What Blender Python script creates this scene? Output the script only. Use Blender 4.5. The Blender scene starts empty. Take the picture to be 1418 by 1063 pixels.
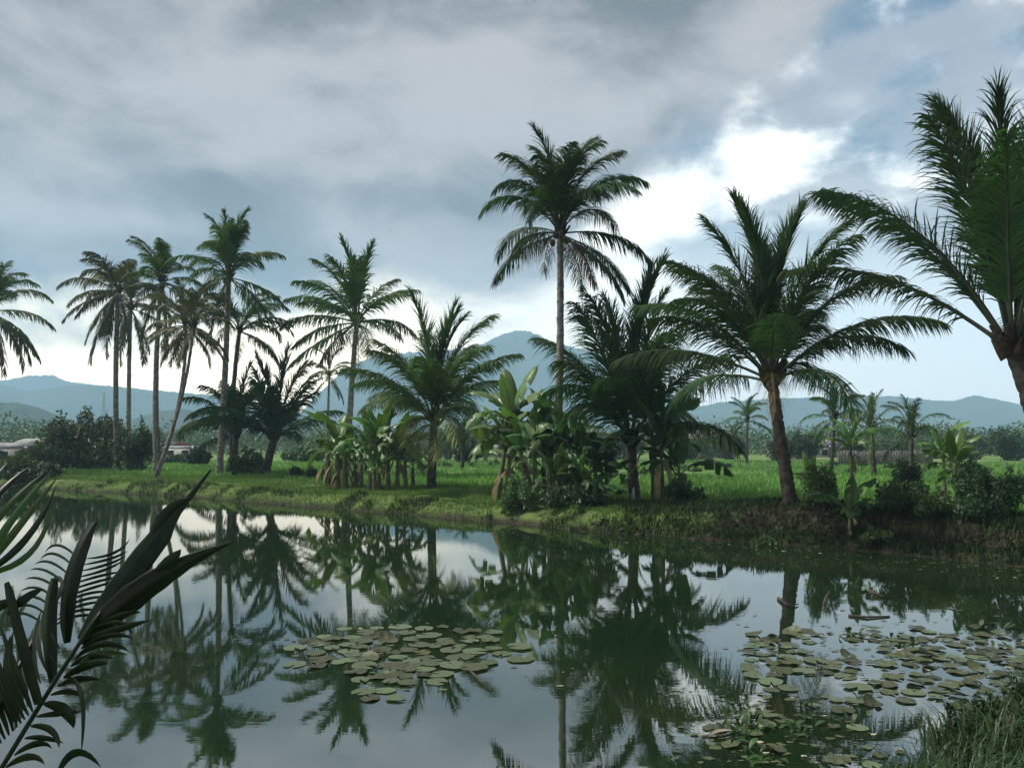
import bpy, math, random
import numpy as np
from mathutils import Vector, Matrix
R = math.radians
rng = np.random.default_rng(7)
random.seed(7)
sc = bpy.context.scene
COL = sc.collection

# ------------------------------------------------------------------ camera
PITCH = math.atan(83.5 / 1092.0)
CAMZ = 2.6
cam = bpy.data.cameras.new('camera')
cam.sensor_width = 36.0
cam.lens = 36.0 * 1092.0 / 1418.0
cam.clip_start = 0.05
cam.clip_end = 20000
camo = bpy.data.objects.new('camera', cam)
camo.location = (0, 0, CAMZ)
camo.rotation_euler = (math.pi / 2 + PITCH, 0, 0)
COL.objects.link(camo)
sc.camera = camo

def ray(u, v):
    """viewing direction measured in the photograph (1418 x 1063)"""
    a = (u - 709.0) / 1092.0
    b = (531.5 - v) / 1092.0
    cp, sp = math.cos(PITCH), math.sin(PITCH)
    return Vector((a, cp - b * sp, sp + b * cp))
def at(u, v, Y):
    d = ray(u, v)
    return Vector((0, 0, CAMZ)) + d * (Y / d.y)
def on(u, v, Z=0.0):
    d = ray(u, v)
    return Vector((0, 0, CAMZ)) + d * ((Z - CAMZ) / d.z)

# ------------------------------------------------------------------ sky and sun
SUN_AZ, SUN_EL = R(-82), R(56)       # from +Y towards +X
w = bpy.data.worlds.new('World')
sc.world = w
w.use_nodes = True
wt = w.node_tree
wt.nodes.clear()
class NT:
    def __init__(s, tree): s.t = tree
    def n(s, typ, **kw):
        nd = s.t.nodes.new(typ)
        for k, v in kw.items(): setattr(nd, k, v)
        return nd
    def put(s, sock, v):
        if v is None: return
        if isinstance(v, bpy.types.NodeSocket): s.t.links.new(v, sock)
        else: sock.default_value = v
    def m(s, op, a, b=None, c=None, clamp=False):
        nd = s.n('ShaderNodeMath', operation=op, use_clamp=clamp)
        for i, v in enumerate((a, b, c)): s.put(nd.inputs[i], v)
        return nd.outputs[0]
    def vm(s, op, a, b=None):
        nd = s.n('ShaderNodeVectorMath', operation=op)
        s.put(nd.inputs[0], a); s.put(nd.inputs[1], b)
        return nd.outputs[0]
    def step(s, x, lo, hi, a=0.0, b=1.0):
        nd = s.n('ShaderNodeMapRange', interpolation_type='SMOOTHSTEP')
        for i, v in enumerate((x, lo, hi, a, b)): s.put(nd.inputs[i], v)
        return nd.outputs[0]
    def noise(s, vec, scale, detail=5, rough=0.55, dist=0.0):
        nd = s.n('ShaderNodeTexNoise')
        s.put(nd.inputs['Vector'], vec)
        nd.inputs['Scale'].default_value = scale
        nd.inputs['Detail'].default_value = detail
        nd.inputs['Roughness'].default_value = rough
        nd.inputs['Distortion'].default_value = dist
        return nd.outputs[0]
    def comb(s, x, y, z):
        nd = s.n('ShaderNodeCombineXYZ')
        for i, v in enumerate((x, y, z)): s.put(nd.inputs[i], v)
        return nd.outputs[0]
    def mix(s, f, a, b, blend='MIX'):
        nd = s.n('ShaderNodeMix', data_type='RGBA', blend_type=blend)
        s.put(nd.inputs[0], f)
        for i, v in ((6, a), (7, b)):
            s.put(nd.inputs[i], (*v, 1) if isinstance(v, tuple) and len(v) == 3 else v)
        return nd.outputs[2]

k = NT(wt)
tc = k.n('ShaderNodeTexCoord')
dirv = k.vm('NORMALIZE', tc.outputs['Generated'])
sep = k.n('ShaderNodeSeparateXYZ'); wt.links.new(dirv, sep.inputs[0])
dx, dy, dz = sep.outputs
el = k.m('ARCSINE', dz)
az = k.m('ARCTAN2', dx, dy)
# cloud deck seen in perspective: flat coordinates at cloud height
den = k.m('ADD', k.m('MAXIMUM', dz, 0.0), 0.16)
flat = k.comb(k.m('DIVIDE', dx, den), k.m('DIVIDE', dy, den), 0.0)
ang = k.comb(k.m('MULTIPLY', az, 1.0), k.m('MULTIPLY', el, 1.9), 0.3)
n_big = k.noise(flat, 0.95, 5, 0.55, 0.4)
n_mid = k.noise(ang, 4.2, 12, 0.66, 0.35)
n_soft = k.noise(ang, 2.3, 3, 0.5, 0.6)
n_edge = k.noise(ang, 5.5, 10, 0.62, 0.2)
# lower edge of the dark deck
fc = k.n('ShaderNodeFloatCurve')
pts = [(-3.14, .17), (-.9, .17), (-.576, .13), (-.36, .145), (-.28, .16), (-.1, .18), (-.01, .18), (.09, .25), (.155, .31),
       (.22, .36), (.33, .39), (.40, .47), (.5, .50), (.62, .46), (1.1, .25), (3.14, .17)]
cv = fc.mapping.curves[0]
pn = [((a + math.pi) / (2 * math.pi), e) for a, e in pts]
cv.points[0].location = pn[0]; cv.points[1].location = pn[-1]
for p in pn[1:-1]: cv.points.new(*p)
fc.mapping.update()
wt.links.new(k.m('MULTIPLY_ADD', az, 1 / (2 * math.pi), 0.5), fc.inputs['Value'])
edge = k.m('SUBTRACT', el, fc.outputs[0])
edge = k.m('ADD', edge, k.m('MULTIPLY', k.m('SUBTRACT', n_edge, 0.5), 0.26))
deck = k.step(edge, -0.05, 0.055)
sky = k.n('ShaderNodeTexSky', sky_type='NISHITA', sun_disc=False)
sky.sun_elevation = SUN_EL
sky.sun_rotation = SUN_AZ
sky.altitude = 50
sky.air_density = 1.0; sky.dust_density = 2.5; sky.ozone_density = 1.5
S = 10.0      # radiances below are written for Background strength 0.1
def c3(r, g, b): return (r * S, g * S, b * S)
base = k.mix(1.0, sky.outputs[0], (.52, .56, .60), 'MULTIPLY')
def bump(a0, e0, sa, se):
    qa = k.m('DIVIDE', k.m('SUBTRACT', az, a0), sa); qe = k.m('DIVIDE', k.m('SUBTRACT', el, e0), se)
    r2 = k.m('ADD', k.m('MULTIPLY', qa, qa), k.m('MULTIPLY', qe, qe))
    return k.m('POWER', 2.718, k.m('MULTIPLY', r2, -1.0))
def bumps(lst):
    o = None
    for *b_, wgt in lst:
        v_ = k.m('MULTIPLY', bump(*b_), wgt); o = v_ if o is None else k.m('ADD', o, v_)
    return o
low = k.step(el, 0.33, 0.10)
left = k.step(az, 0.22, -0.30)
thin = k.mix(k.m('MULTIPLY', low, 0.92), base, k.mix(left, c3(1.15, 1.12, 1.08), c3(2.9, 2.4, 1.6)))
n_c = k.noise(k.vm('MULTIPLY', ang, (1.0, .75, 1.0)), 5.2, 10, 0.60, 0.15)
# bright broken cumulus between deck and horizon
bright = k.step(k.m('ADD', n_c, bumps([(.262, .315, .10, .055, .24), (.14, .255, .10, .06, .22), (.01, .165, .12, .045, .22), (.46, .27, .14, .04, .14), (.56, .355, .05, .05, .2), (.42, .385, .03, .02, .2), (.20, .16, .16, .05, .10)])), 0.48, 0.74)
bright = k.m('MULTIPLY', bright, k.step(el, 0.05, 0.14))
broken = k.mix(bright, thin, k.mix(left, c3(1.3, 1.25, 1.16), c3(2.1, 1.82, 1.32)))
# grey cloud bellies among them
n_g = k.noise(k.vm('ADD', ang, (3.1, 1.7, .0)), 6.0, 10, 0.60, 0.2)
grey = k.step(k.m('ADD', n_g, bumps([(.375, .295, .09, .035, .24), (.50, .245, .05, .03, .16), (.43, .44, .09, .06, .26), (.565, .40, .06, .05, .24), (.36, .40, .05, .03, .12), (.13, .20, .10, .03, .1)])), 0.56, 0.72)
grey = k.m('MULTIPLY', grey, k.step(el, 0.10, 0.22))
broken = k.mix(k.m('MULTIPLY', grey, 0.85), broken, c3(.27, .26, .30))
# the deck itself: dull blue grey with paler worn places
tone = k.m('ADD', k.m('MULTIPLY', n_soft, 0.75), k.m('MULTIPLY', n_mid, 0.60))
tone = k.m('ADD', tone, bumps([(-.36, .40, .20, .05, .16), (-.07, .455, .10, .05, .14), (-.52, .25, .16, .018, .14), (-.55, .44, .12, .06, .10), (.16, .42, .10, .05, .10), (-.10, .30, .3, .03, -.06), (.02, .33, .12, .06, -.12)]))
deckc = k.mix(k.step(tone, 0.57, 0.86), c3(.074, .056, .058), c3(.35, .31, .31))
final = k.mix(deck, broken, deckc)
bg = k.n('ShaderNodeBackground'); bg.inputs[1].default_value = 0.1
wt.links.new(final, bg.inputs[0])
wo = k.n('ShaderNodeOutputWorld'); wt.links.new(bg.outputs[0], wo.inputs[0])

sun = bpy.data.lights.new('sun', 'SUN')
sun.energy = 4.2
sun.angle = R(16)
sun.color = (1.0, 0.95, 0.87)
suno = bpy.data.objects.new('sun', sun)
sd = Vector((math.sin(SUN_AZ) * math.cos(SUN_EL), math.cos(SUN_AZ) * math.cos(SUN_EL), math.sin(SUN_EL)))
suno.rotation_euler = sd.to_track_quat('Z', 'Y').to_euler()
suno.location = (0, 0, 60)
COL.objects.link(suno)

vs = sc.view_settings
vs.view_transform = 'Standard'; vs.look = 'None'; vs.exposure = 0.74; vs.gamma = 1.0; vs.use_curve_mapping = False
cy = sc.cycles
cy.max_bounces = 6; cy.diffuse_bounces = 2; cy.glossy_bounces = 3; cy.transmission_bounces = 3; cy.volume_bounces = 1
cy.transparent_max_bounces = 4
cy.use_denoising = True
try: cy.denoiser = 'OPENIMAGEDENOISE'
except Exception: pass
cy.sample_clamp_indirect = 4.0

# ------------------------------------------------------------------ helpers
def put(o, label=None, cat=None, group=None, kind=None):
    if label: o['label'] = label
    if cat: o['category'] = cat
    if group: o['group'] = group
    if kind: o['kind'] = kind
    return o
def link(name, data, parent=None, loc=(0, 0, 0), rot=(0, 0, 0), scale=(1, 1, 1)):
    o = bpy.data.objects.new(name, data)
    o.location = loc; o.rotation_euler = rot; o.scale = scale
    if parent is not None: o.parent = parent
    COL.objects.link(o)
    return o
def empty(name, loc, label, cat, group=None, rz=0.0):
    o = link(name, None, None, loc, (0, 0, rz))
    o.empty_display_size = 0.3
    return put(o, label, cat, group)
def mesh(name, V, F, mats, midx=None, smooth=False, attrs=None):
    """V (n,3); F list of arrays, each (m,3) or (m,4)"""
    V = np.asarray(V, dtype=np.float32).reshape(-1, 3)
    Fs = [np.asarray(f, dtype=np.int32) for f in (F if isinstance(F, list) else [F]) if len(f)]
    me = bpy.data.meshes.new(name)
    me.vertices.add(len(V)); me.vertices.foreach_set('co', V.ravel())
    nl = sum(f.size for f in Fs); npoly = sum(len(f) for f in Fs)
    me.loops.add(nl); me.loops.foreach_set('vertex_index', np.concatenate([f.ravel() for f in Fs]))
    me.polygons.add(npoly)
    sizes = np.concatenate([np.full(len(f), f.shape[1], np.int32) for f in Fs])
    me.polygons.foreach_set('loop_start', np.concatenate([[0], np.cumsum(sizes)[:-1]]).astype(np.int32))
    for mt in (mats if isinstance(mats, (list, tuple)) else [mats]): me.materials.append(mt)
    if midx is not None: me.polygons.foreach_set('material_index', np.asarray(midx, np.int32))
    if smooth: me.polygons.foreach_set('use_smooth', np.ones(npoly, bool))
    for an, av in (attrs or {}).items():
        a = me.attributes.new(an, 'FLOAT', 'POINT'); a.data.foreach_set('value', np.asarray(av, np.float32))
    me.update(calc_edges=True)
    return me
class MB:
    """collects pieces of one mesh"""
    def __init__(s): s.V = []; s.Q = []; s.T = []; s.n = 0; s.mq = []; s.mt = []
    def add(s, V, Q=(), T=(), mi=0):
        V = np.asarray(V, float).reshape(-1, 3)
        if len(Q): q = np.asarray(Q, int).reshape(-1, 4) + s.n; s.Q.append(q); s.mq += [mi] * len(q)
        if len(T): t = np.asarray(T, int).reshape(-1, 3) + s.n; s.T.append(t); s.mt += [mi] * len(t)
        s.V.append(V); s.n += len(V)
    def box(s, c, d, mi=0, rz=0.0):
        x, y, z = np.array(d) / 2
        V = np.array([(-x,-y,-z),(x,-y,-z),(x,y,-z),(-x,y,-z),(-x,-y,z),(x,-y,z),(x,y,z),(-x,y,z)])
        if rz: V = V @ np.array(Matrix.Rotation(-rz, 3, 'Z'))
        s.add(V + np.array(c), [(0,3,2,1),(4,5,6,7),(0,1,5,4),(1,2,6,5),(2,3,7,6),(3,0,4,7)], mi=mi)
    def tube(s, P, rad, n=8, mi=0, cap=True):
        P = np.asarray(P, float); m = len(P); rad = np.broadcast_to(rad, (m,))
        T = np.gradient(P, axis=0); T /= np.linalg.norm(T, axis=1)[:, None] + 1e-9
        ref = np.array([1., 0, 0]) if abs(T[:, 0]).mean() < .8 else np.array([0, 1., 0])
        A = np.cross(T, ref); A /= np.linalg.norm(A, axis=1)[:, None]
        B = np.cross(T, A)
        th = np.linspace(0, 2 * np.pi, n, endpoint=False)
        V = P[:, None] + rad[:, None, None] * (np.cos(th)[None, :, None] * A[:, None] + np.sin(th)[None, :, None] * B[:, None])
        i = np.arange(m - 1)[:, None]; j = np.arange(n)[None]
        Q = np.stack(np.broadcast_arrays(i * n + j, i * n + (j + 1) % n, (i + 1) * n + (j + 1) % n, (i + 1) * n + j), -1).reshape(-1, 4)
        V = V.reshape(-1, 3); tr = []
        if cap:
            V = np.vstack([V, P[-1:]]); e = (m - 1) * n; tr = [(e + q, e + (q + 1) % n, m * n) for q in range(n)]
        s.add(V, Q, tr, mi)
    def build(s, name, mats, smooth=False):
        F = []; mi = []
        if s.Q: F.append(np.concatenate(s.Q)); mi += s.mq
        if s.T: F.append(np.concatenate(s.T)); mi += s.mt
        return mesh(name, np.concatenate(s.V), F, mats, mi, smooth)
def hash2(ix, iy, seed):
    h = (ix.astype(np.int64) * 374761393 + iy.astype(np.int64) * 668265263 + seed * 1274126177) & 0x7fffffff
    h = ((h ^ (h >> 13)) * 1274126177) & 0x7fffffff
    return ((h ^ (h >> 16)) & 0xffff) / 65535.0
def vnoise(x, y, seed=0):
    x = np.asarray(x, float); y = np.asarray(y, float)
    ix = np.floor(x); iy = np.floor(y); fx = x - ix; fy = y - iy
    fx = fx * fx * (3 - 2 * fx); fy = fy * fy * (3 - 2 * fy)
    a = hash2(ix, iy, seed); b = hash2(ix + 1, iy, seed); c = hash2(ix, iy + 1, seed); d = hash2(ix + 1, iy + 1, seed)
    return (a * (1 - fx) + b * fx) * (1 - fy) + (c * (1 - fx) + d * fx) * fy
def fbm(x, y, seed=0, oct=4, gain=.5):
    s = 0; a = 1; t = 0
    for i in range(oct):
        s = s + a * vnoise(x * 2 ** i, y * 2 ** i, seed + i); t += a; a *= gain
    return s / t
def sstep(x, a, b):
    t = np.clip((x - a) / (b - a), 0, 1); return t * t * (3 - 2 * t)
def nrm(a): return a / (np.linalg.norm(a, axis=-1, keepdims=True) + 1e-9)
def bez(p0, p1, p2, n):
    t = np.linspace(0, 1, n)[:, None]
    return (1 - t) ** 2 * np.array(p0) + 2 * t * (1 - t) * np.array(p1) + t * t * np.array(p2)

# ------------------------------------------------------------------ materials
def mat(name, col, rough=.7, var=.25, scale=3.0, trans=0.0, spec=.3, col2=None, bump=0.0, bscale=20.0, hue=.02):
    m = bpy.data.materials.new(name); m.use_nodes = True
    t = m.node_tree; t.nodes.clear(); q = NT(t)
    tcn = q.n('ShaderNodeTexCoord'); oi = q.n('ShaderNodeObjectInfo')
    off = q.vm('ADD', tcn.outputs['Object'], q.comb(q.m('MULTIPLY', oi.outputs['Random'], 37.0), q.m('MULTIPLY', oi.outputs['Random'], 11.0), 0.0))
    n1 = q.noise(off, scale, 5, .6)
    c2 = col2 or tuple(c * .5 for c in col)
    base = q.mix(q.step(n1, .35, .68), tuple(col), tuple(c2))
    hsv = q.n('ShaderNodeHueSaturation')
    q.put(hsv.inputs['Hue'], q.m('MULTIPLY_ADD', oi.outputs['Random'], hue * 2, .5 - hue))
    q.put(hsv.inputs['Value'], q.m('MULTIPLY_ADD', oi.outputs['Random'], var * 2, 1 - var))
    q.put(hsv.inputs['Color'], base)
    bs = q.n('ShaderNodeBsdfPrincipled')
    q.put(bs.inputs['Base Color'], hsv.outputs[0]); bs.inputs['Roughness'].default_value = rough
    bs.inputs['Specular IOR Level'].default_value = spec
    if bump:
        b = q.n('ShaderNodeBump'); b.inputs['Strength'].default_value = bump; b.inputs['Distance'].default_value = .02
        q.put(b.inputs['Height'], q.noise(tcn.outputs['Object'], bscale, 6, .65)); q.put(bs.inputs['Normal'], b.outputs[0])
    out = q.n('ShaderNodeOutputMaterial')
    if trans:
        tr = q.n('ShaderNodeBsdfTranslucent'); q.put(tr.inputs[0], q.mix(1.0, hsv.outputs[0], (1.1, 1.25, .5), 'MULTIPLY'))
        mx = q.n('ShaderNodeMixShader'); mx.inputs[0].default_value = trans
        t.links.new(bs.outputs[0], mx.inputs[1]); t.links.new(tr.outputs[0], mx.inputs[2]); t.links.new(mx.outputs[0], out.inputs[0])
    else: t.links.new(bs.outputs[0], out.inputs[0])
    return m
M = {}
M['frond'] = mat('frond_green', (.078, .132, .044), .6, .25, 1.2, .3, .1, (.046, .086, .03))
M['frond_dark'] = mat('frond_deep_green', (.046, .086, .032), .6, .25, 1.2, .28, .1, (.026, .054, .02))
M['frond_olive'] = mat('frond_olive', (.11, .115, .045), .6, .25, 1.2, .22, .25, (.045, .055, .022))
M['frond_light'] = mat('frond_light_green', (.075, .115, .035), .5, .25, 1.2, .25, .3, (.045, .08, .026))
M['frond_yellow'] = mat('frond_yellow_green', (.20, .22, .07), .55, .15, 1.2, .25, .3, (.13, .16, .05))
M['frond_dead'] = mat('dry_frond', (.13, .095, .055), .8, .3, 2.0, .1, .1, (.07, .05, .03))
M['rachis'] = mat('rachis', (.11, .125, .05), .55, .2, 2.0)
M['rachis_dark'] = mat('rachis_deep_green', (.045, .055, .03), .55, .2, 2.0)  # deeper green stalks for the dark fronded palms
M['bark'] = mat('palm_bark', (.24, .22, .19), .9, .2, 6.0, 0, .1, (.085, .075, .062), .7, 24)
M['bark_dark'] = mat('palm_bark_brown', (.085, .074, .062), .9, .2, 6.0, 0, .1, (.036, .031, .026), .8, 24)
M['fibre'] = mat('palm_fibre', (.045, .035, .024), .95, .2, 9.0, 0, .05, (.02, .016, .011), .8, 30)
M['nut'] = mat('coconut_husk', (.055, .05, .022), .5, .35, 4.0, 0, .3, (.03, .025, .015))
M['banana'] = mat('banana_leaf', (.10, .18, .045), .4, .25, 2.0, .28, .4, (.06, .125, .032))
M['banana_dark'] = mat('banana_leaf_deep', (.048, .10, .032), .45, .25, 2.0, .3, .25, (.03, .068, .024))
M['banana_pale'] = mat('banana_leaf_pale', (.125, .20, .075), .4, .2, 2.0, .28, .4, (.09, .15, .055))
M['banana_dry'] = mat('banana_leaf_dry', (.20, .155, .085), .9, .25, 3.0, .1, .1, (.10, .075, .04))
M['banana_stem'] = mat('banana_stem', (.13, .14, .06), .6, .2, 5.0, 0, .2, (.075, .06, .035), .4, 14)
M['bush'] = mat('bush_leaf', (.065, .11, .035), .55, .25, .9, .2, .3, (.036, .068, .024))
M['bush_dark'] = mat('bush_leaf_dark', (.036, .068, .025), .55, .25, .9, .18, .3, (.02, .04, .016))
M['bush_light'] = mat('bush_leaf_light', (.085, .14, .045), .55, .25, .9, .25, .3, (.05, .09, .03))
M['twig'] = mat('twig', (.075, .06, .045), .9, .2, 6.0)
M['grass'] = mat('bank_grass', (.12, .19, .045), .6, .2, .35, .25, .1, (.07, .125, .03))
M['rice'] = mat('field_grass', (.15, .26, .068), .6, .2, .12, .3, .1, (.08, .15, .042))
M['weed_dark'] = mat('dark_weed', (.030, .058, .020), .6, .25, .6, .2, .1, (.018, .034, .014))
M['near_grass'] = mat('near_grass', (.032, .062, .02), .5, .2, 1.5, .2, .3, (.018, .036, .012))
M['mud'] = mat('mud_clod', (.04, .032, .024), .85, .3, 3.0, 0, .25, (.03, .022, .017), .8, 12)
M['forest'] = mat('forest', (.040, .062, .030), .95, .05, .010, 0, .02, (.020, .034, .018))
M['forest_near'] = mat('forest_near', (.032, .052, .022), .95, .05, .03, 0, .02, (.016, .028, .014))
M['pad'] = mat('lily_pad', (.092, .116, .064), .38, .40, 2.5, .08, .45, (.075, .10, .045), .3, 18, .025)
M['pad_old'] = mat('lily_pad_old', (.072, .084, .038), .45, .45, 3.0, .05, .4, (.038, .042, .018), .3, 18, .02)
M['fore'] = mat('near_leaflet', (.009, .019, .007), .40, .2, 14.0, .06, .25, (.0045, .010, .0045))  # backlit silhouette darkness put into the leaflet colour
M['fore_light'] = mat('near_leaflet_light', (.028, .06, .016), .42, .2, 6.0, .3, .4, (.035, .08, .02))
M['wall_white'] = mat('whitewash', (.46, .46, .44), .85, .12, 1.5, 0, .1, (.32, .32, .30))
M['wall_grey'] = mat('bare_block', (.30, .29, .28), .9, .15, 1.5, 0, .1, (.2, .2, .19))
M['roof_red'] = mat('roof_tile_red', (.22, .11, .08), .85, .2, 2.0, 0, .1, (.13, .07, .055))
M['roof_tin'] = mat('roof_tin', (.20, .21, .22), .6, .2, 2.0, 0, .25, (.13, .12, .115))
M['dark'] = mat('dark_opening', (.03, .03, .032), .4, .1, 2.0, 0, .4)
M['steel'] = mat('galvanised_steel', (.22, .23, .24), .6, .1, 2.0, 0, .3)
M['wood'] = mat('weathered_wood', (.17, .16, .15), .9, .25, 4.0, 0, .1, (.10, .09, .08))
M['dry_leaf'] = mat('dry_fallen_leaf', (.34, .32, .25), .7, .2, 4.0, .1, .2, (.2, .18, .12))

def ground_material():
    m = bpy.data.materials.new('ground_earth'); m.use_nodes = True
    t = m.node_tree; t.nodes.clear(); q = NT(t)
    geo = q.n('ShaderNodeNewGeometry'); pos = geo.outputs['Position']
    a_m = q.n('ShaderNodeAttribute', attribute_name='mud').outputs['Fac']
    a_f = q.n('ShaderNodeAttribute', attribute_name='field').outputs['Fac']
    n1 = q.noise(pos, 1.3, 6, .65); n2 = q.noise(pos, .22, 5, .6); n3 = q.noise(pos, 7.0, 5, .7)
    mud = q.mix(q.step(n3, .35, .65), (.042, .034, .024), (.022, .019, .014))
    mud = q.mix(q.step(n1, .55, .72), mud, (.06, .08, .028))
    gr = q.mix(q.step(n1, .38, .66), (.10, .15, .040), (.06, .095, .028))
    gr = q.mix(q.step(n2, .58, .72), gr, (.10, .085, .045))
    fl = q.mix(q.step(n2, .36, .64), (.14, .225, .06), (.07, .125, .038))
    fl = q.mix(q.m('MULTIPLY', q.step(q.noise(pos, .06, 4, .6), .5, .66), .6), fl, (.19, .23, .09))
    fl = q.mix(q.m('MULTIPLY', q.step(n3, .5, .7), .5), fl, (.05, .10, .03))
    c = q.mix(a_f, gr, fl)
    c = q.mix(q.m('ADD', a_m, q.m('MULTIPLY', q.m('SUBTRACT', n1, .5), 1.2), clamp=True), c, mud)
    bs = q.n('ShaderNodeBsdfPrincipled'); q.put(bs.inputs['Base Color'], c)
    bs.inputs['Roughness'].default_value = .9; bs.inputs['Specular IOR Level'].default_value = .15
    b = q.n('ShaderNodeBump'); b.inputs['Strength'].default_value = .8; b.inputs['Distance'].default_value = .06
    q.put(b.inputs['Height'], q.noise(pos, 9.0, 7, .7)); q.put(bs.inputs['Normal'], b.outputs[0])
    out = q.n('ShaderNodeOutputMaterial'); t.links.new(bs.outputs[0], out.inputs[0])
    return m
def water_material():
    m = bpy.data.materials.new('pond_water'); m.use_nodes = True
    t = m.node_tree; t.nodes.clear(); q = NT(t)
    geo = q.n('ShaderNodeNewGeometry'); pos = geo.outputs['Position']
    bs = q.n('ShaderNodeBsdfPrincipled')
    c = q.mix(q.step(q.noise(pos, .18, 4, .6), .4, .65), (.007, .017, .007), (.012, .022, .008))
    q.put(bs.inputs['Base Color'], c)
    bs.inputs['Roughness'].default_value = .015
    bs.inputs['IOR'].default_value = 4.2
    b1 = q.n('ShaderNodeBump'); b1.inputs['Strength'].default_value = .035; b1.inputs['Distance'].default_value = .02
    st = q.vm('MULTIPLY', pos, (.8, 2.6, 1.0))
    calm = q.step(q.noise(pos, .09, 3, .5), .35, .7, .35, 1.0)
    q.put(b1.inputs['Height'], q.m('MULTIPLY', q.m('ADD', q.noise(st, 2.4, 3, .5), q.m('MULTIPLY', q.noise(st, 9.0, 2, .5), .22)), calm))
    q.put(bs.inputs['Normal'], b1.outputs[0])
    out = q.n('ShaderNodeOutputMaterial'); t.links.new(bs.outputs[0], out.inputs[0])
    return m
M['ground'] = ground_material(); M['water'] = water_material()

# ------------------------------------------------------------------ ground and pond
far_px = [(-260, 660), (-120, 667), (0, 674), (100, 679), (200, 684), (300, 692), (400, 700), (500, 708), (600, 716), (700, 725), (800, 735),
          (900, 742), (1000, 748), (1100, 755), (1200, 764), (1300, 774), (1418, 786), (1560, 800)]
far_bank = [on(u, v) for u, v in far_px]
near_bank = [(24, 13.5), (22, 11), (14, 9.9), (8, 9.8), (5.4, 8.5), (4.2, 7.5), (3.2, 6.5), (2.2, 5.5), (0, 4.3), (-1.6, 3.6), (-3, 3.2), (-6, 5.0), (-14, 9), (-34, 22), (-52, 48)]
poly = np.array([(p.x, p.y) for p in far_bank] + near_bank)
def pond_sdf(x, y):
    shp = np.shape(x); P = np.stack([np.ravel(x), np.ravel(y)], 1)
    best = np.full(len(P), 1e18); inside = np.zeros(len(P), bool)
    n = len(poly)
    for i in range(n):
        a = poly[i]; b = poly[(i + 1) % n]; ab = b - a
        t = np.clip(((P - a) @ ab) / (ab @ ab), 0, 1)
        d = P - a - t[:, None] * ab
        best = np.minimum(best, (d * d).sum(1))
        cond = (a[1] > P[:, 1]) != (b[1] > P[:, 1])
        with np.errstate(divide='ignore', invalid='ignore'):
            xi = a[0] + (P[:, 1] - a[1]) / (b[1] - a[1]) * (b[0] - a[0])
        inside ^= cond & (P[:, 0] < xi)
    s = np.sqrt(best); s[inside] *= -1
    return s.reshape(shp)
def terrain(x, y):
    """height, mud share, field share"""
    x = np.asarray(x, float); y = np.asarray(y, float)
    s = pond_sdf(x, y)
    s = s + (fbm(x * .55, y * .55, 3, 4) - .5) * 1.0 * sstep(np.abs(s), 6, .3)
    rightness = sstep(x / np.maximum(y, 1), .16, .34) * (y > 10)
    top = .50 + .28 * rightness + (fbm(x * .13, y * .13, 9, 3) - .5) * .35
    under = -np.clip(-s * .45, 0, .9) - .06
    mudw = .08 + .75 * rightness
    ledge = .10 + .10 * fbm(x * .9, y * .9, 21, 3)
    rise = ledge * sstep(s, 0, .35) + (top - ledge) * sstep(s, mudw, mudw + 1.0 - .35 * rightness)
    fieldz = .48 + (fbm(x * .05, y * .05, 5, 3) - .5) * .3 * sstep(y, 200, 30)
    back = sstep(s, 2.6, 5.5)
    back = np.where(y < 10, 0, back)
    top2 = np.where(y < 10, 1.0 + 0 * x, top)
    rise = np.where(y < 10, ledge * sstep(s, 0, .3) + (top2 - ledge) * sstep(s, .3, 2.4), rise)
    h = np.where(s < 0, under, rise * (1 - back) + fieldz * back)
    clump = (fbm(x * 2.2, y * 2.2, 31, 5, .62) - .5)
    h = h + clump * (.26 + .16 * rightness) * sstep(s, .0, .35) * sstep(s, 6, 2)
    h = h + (fbm(x * .6, y * .6, 77, 3) - .5) * .14 * sstep(s, 4, 8) * sstep(y, 160, 40)
    mud = np.clip(sstep(s, .40 + 1.2 * rightness, .12) + .95 * rightness * sstep(s, 3.2, 1.6), 0, 1)
    mud = np.where(s < .10, 1.0, mud)
    field = sstep(s, 5.0 - 2.5 * rightness, 11.0 - 5 * rightness)
    return h, mud, field, s
def gz(x, y): return float(terrain(np.array([x]), np.array([y]))[0][0])
ang_f = np.arange(-39, 39.01, .2)
ang_c = np.concatenate([np.arange(-180, -39, 3.0), ang_f, np.arange(41, 180, 3.0)])
rad = np.concatenate([[.02], np.arange(.6, 6, .3), np.arange(6, 16, .5), np.arange(16, 30, .13), np.arange(30, 54, .22), np.arange(54, 130, 1.3), np.geomspace(130, 2950, 34)])
A, Rr = np.meshgrid(np.radians(ang_c), rad)
X, Y = np.sin(A) * Rr, np.cos(A) * Rr
H, MU, FI, SD = terrain(X, Y)
na, nr = len(ang_c), len(rad)
i = np.arange(nr - 1)[:, None]; j = np.arange(na)[None]
Q = np.stack(np.broadcast_arrays(i * na + j, i * na + (j + 1) % na, (i + 1) * na + (j + 1) % na, (i + 1) * na + j), -1).reshape(-1, 4)[:, ::-1]
me = mesh('ground', np.stack([X, Y, H], -1), Q, M['ground'], smooth=True, attrs={'mud': MU.ravel(), 'field': FI.ravel()})
put(link('ground', me), 'grassy pond banks and flat green field beyond', 'ground', kind='structure')
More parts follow.
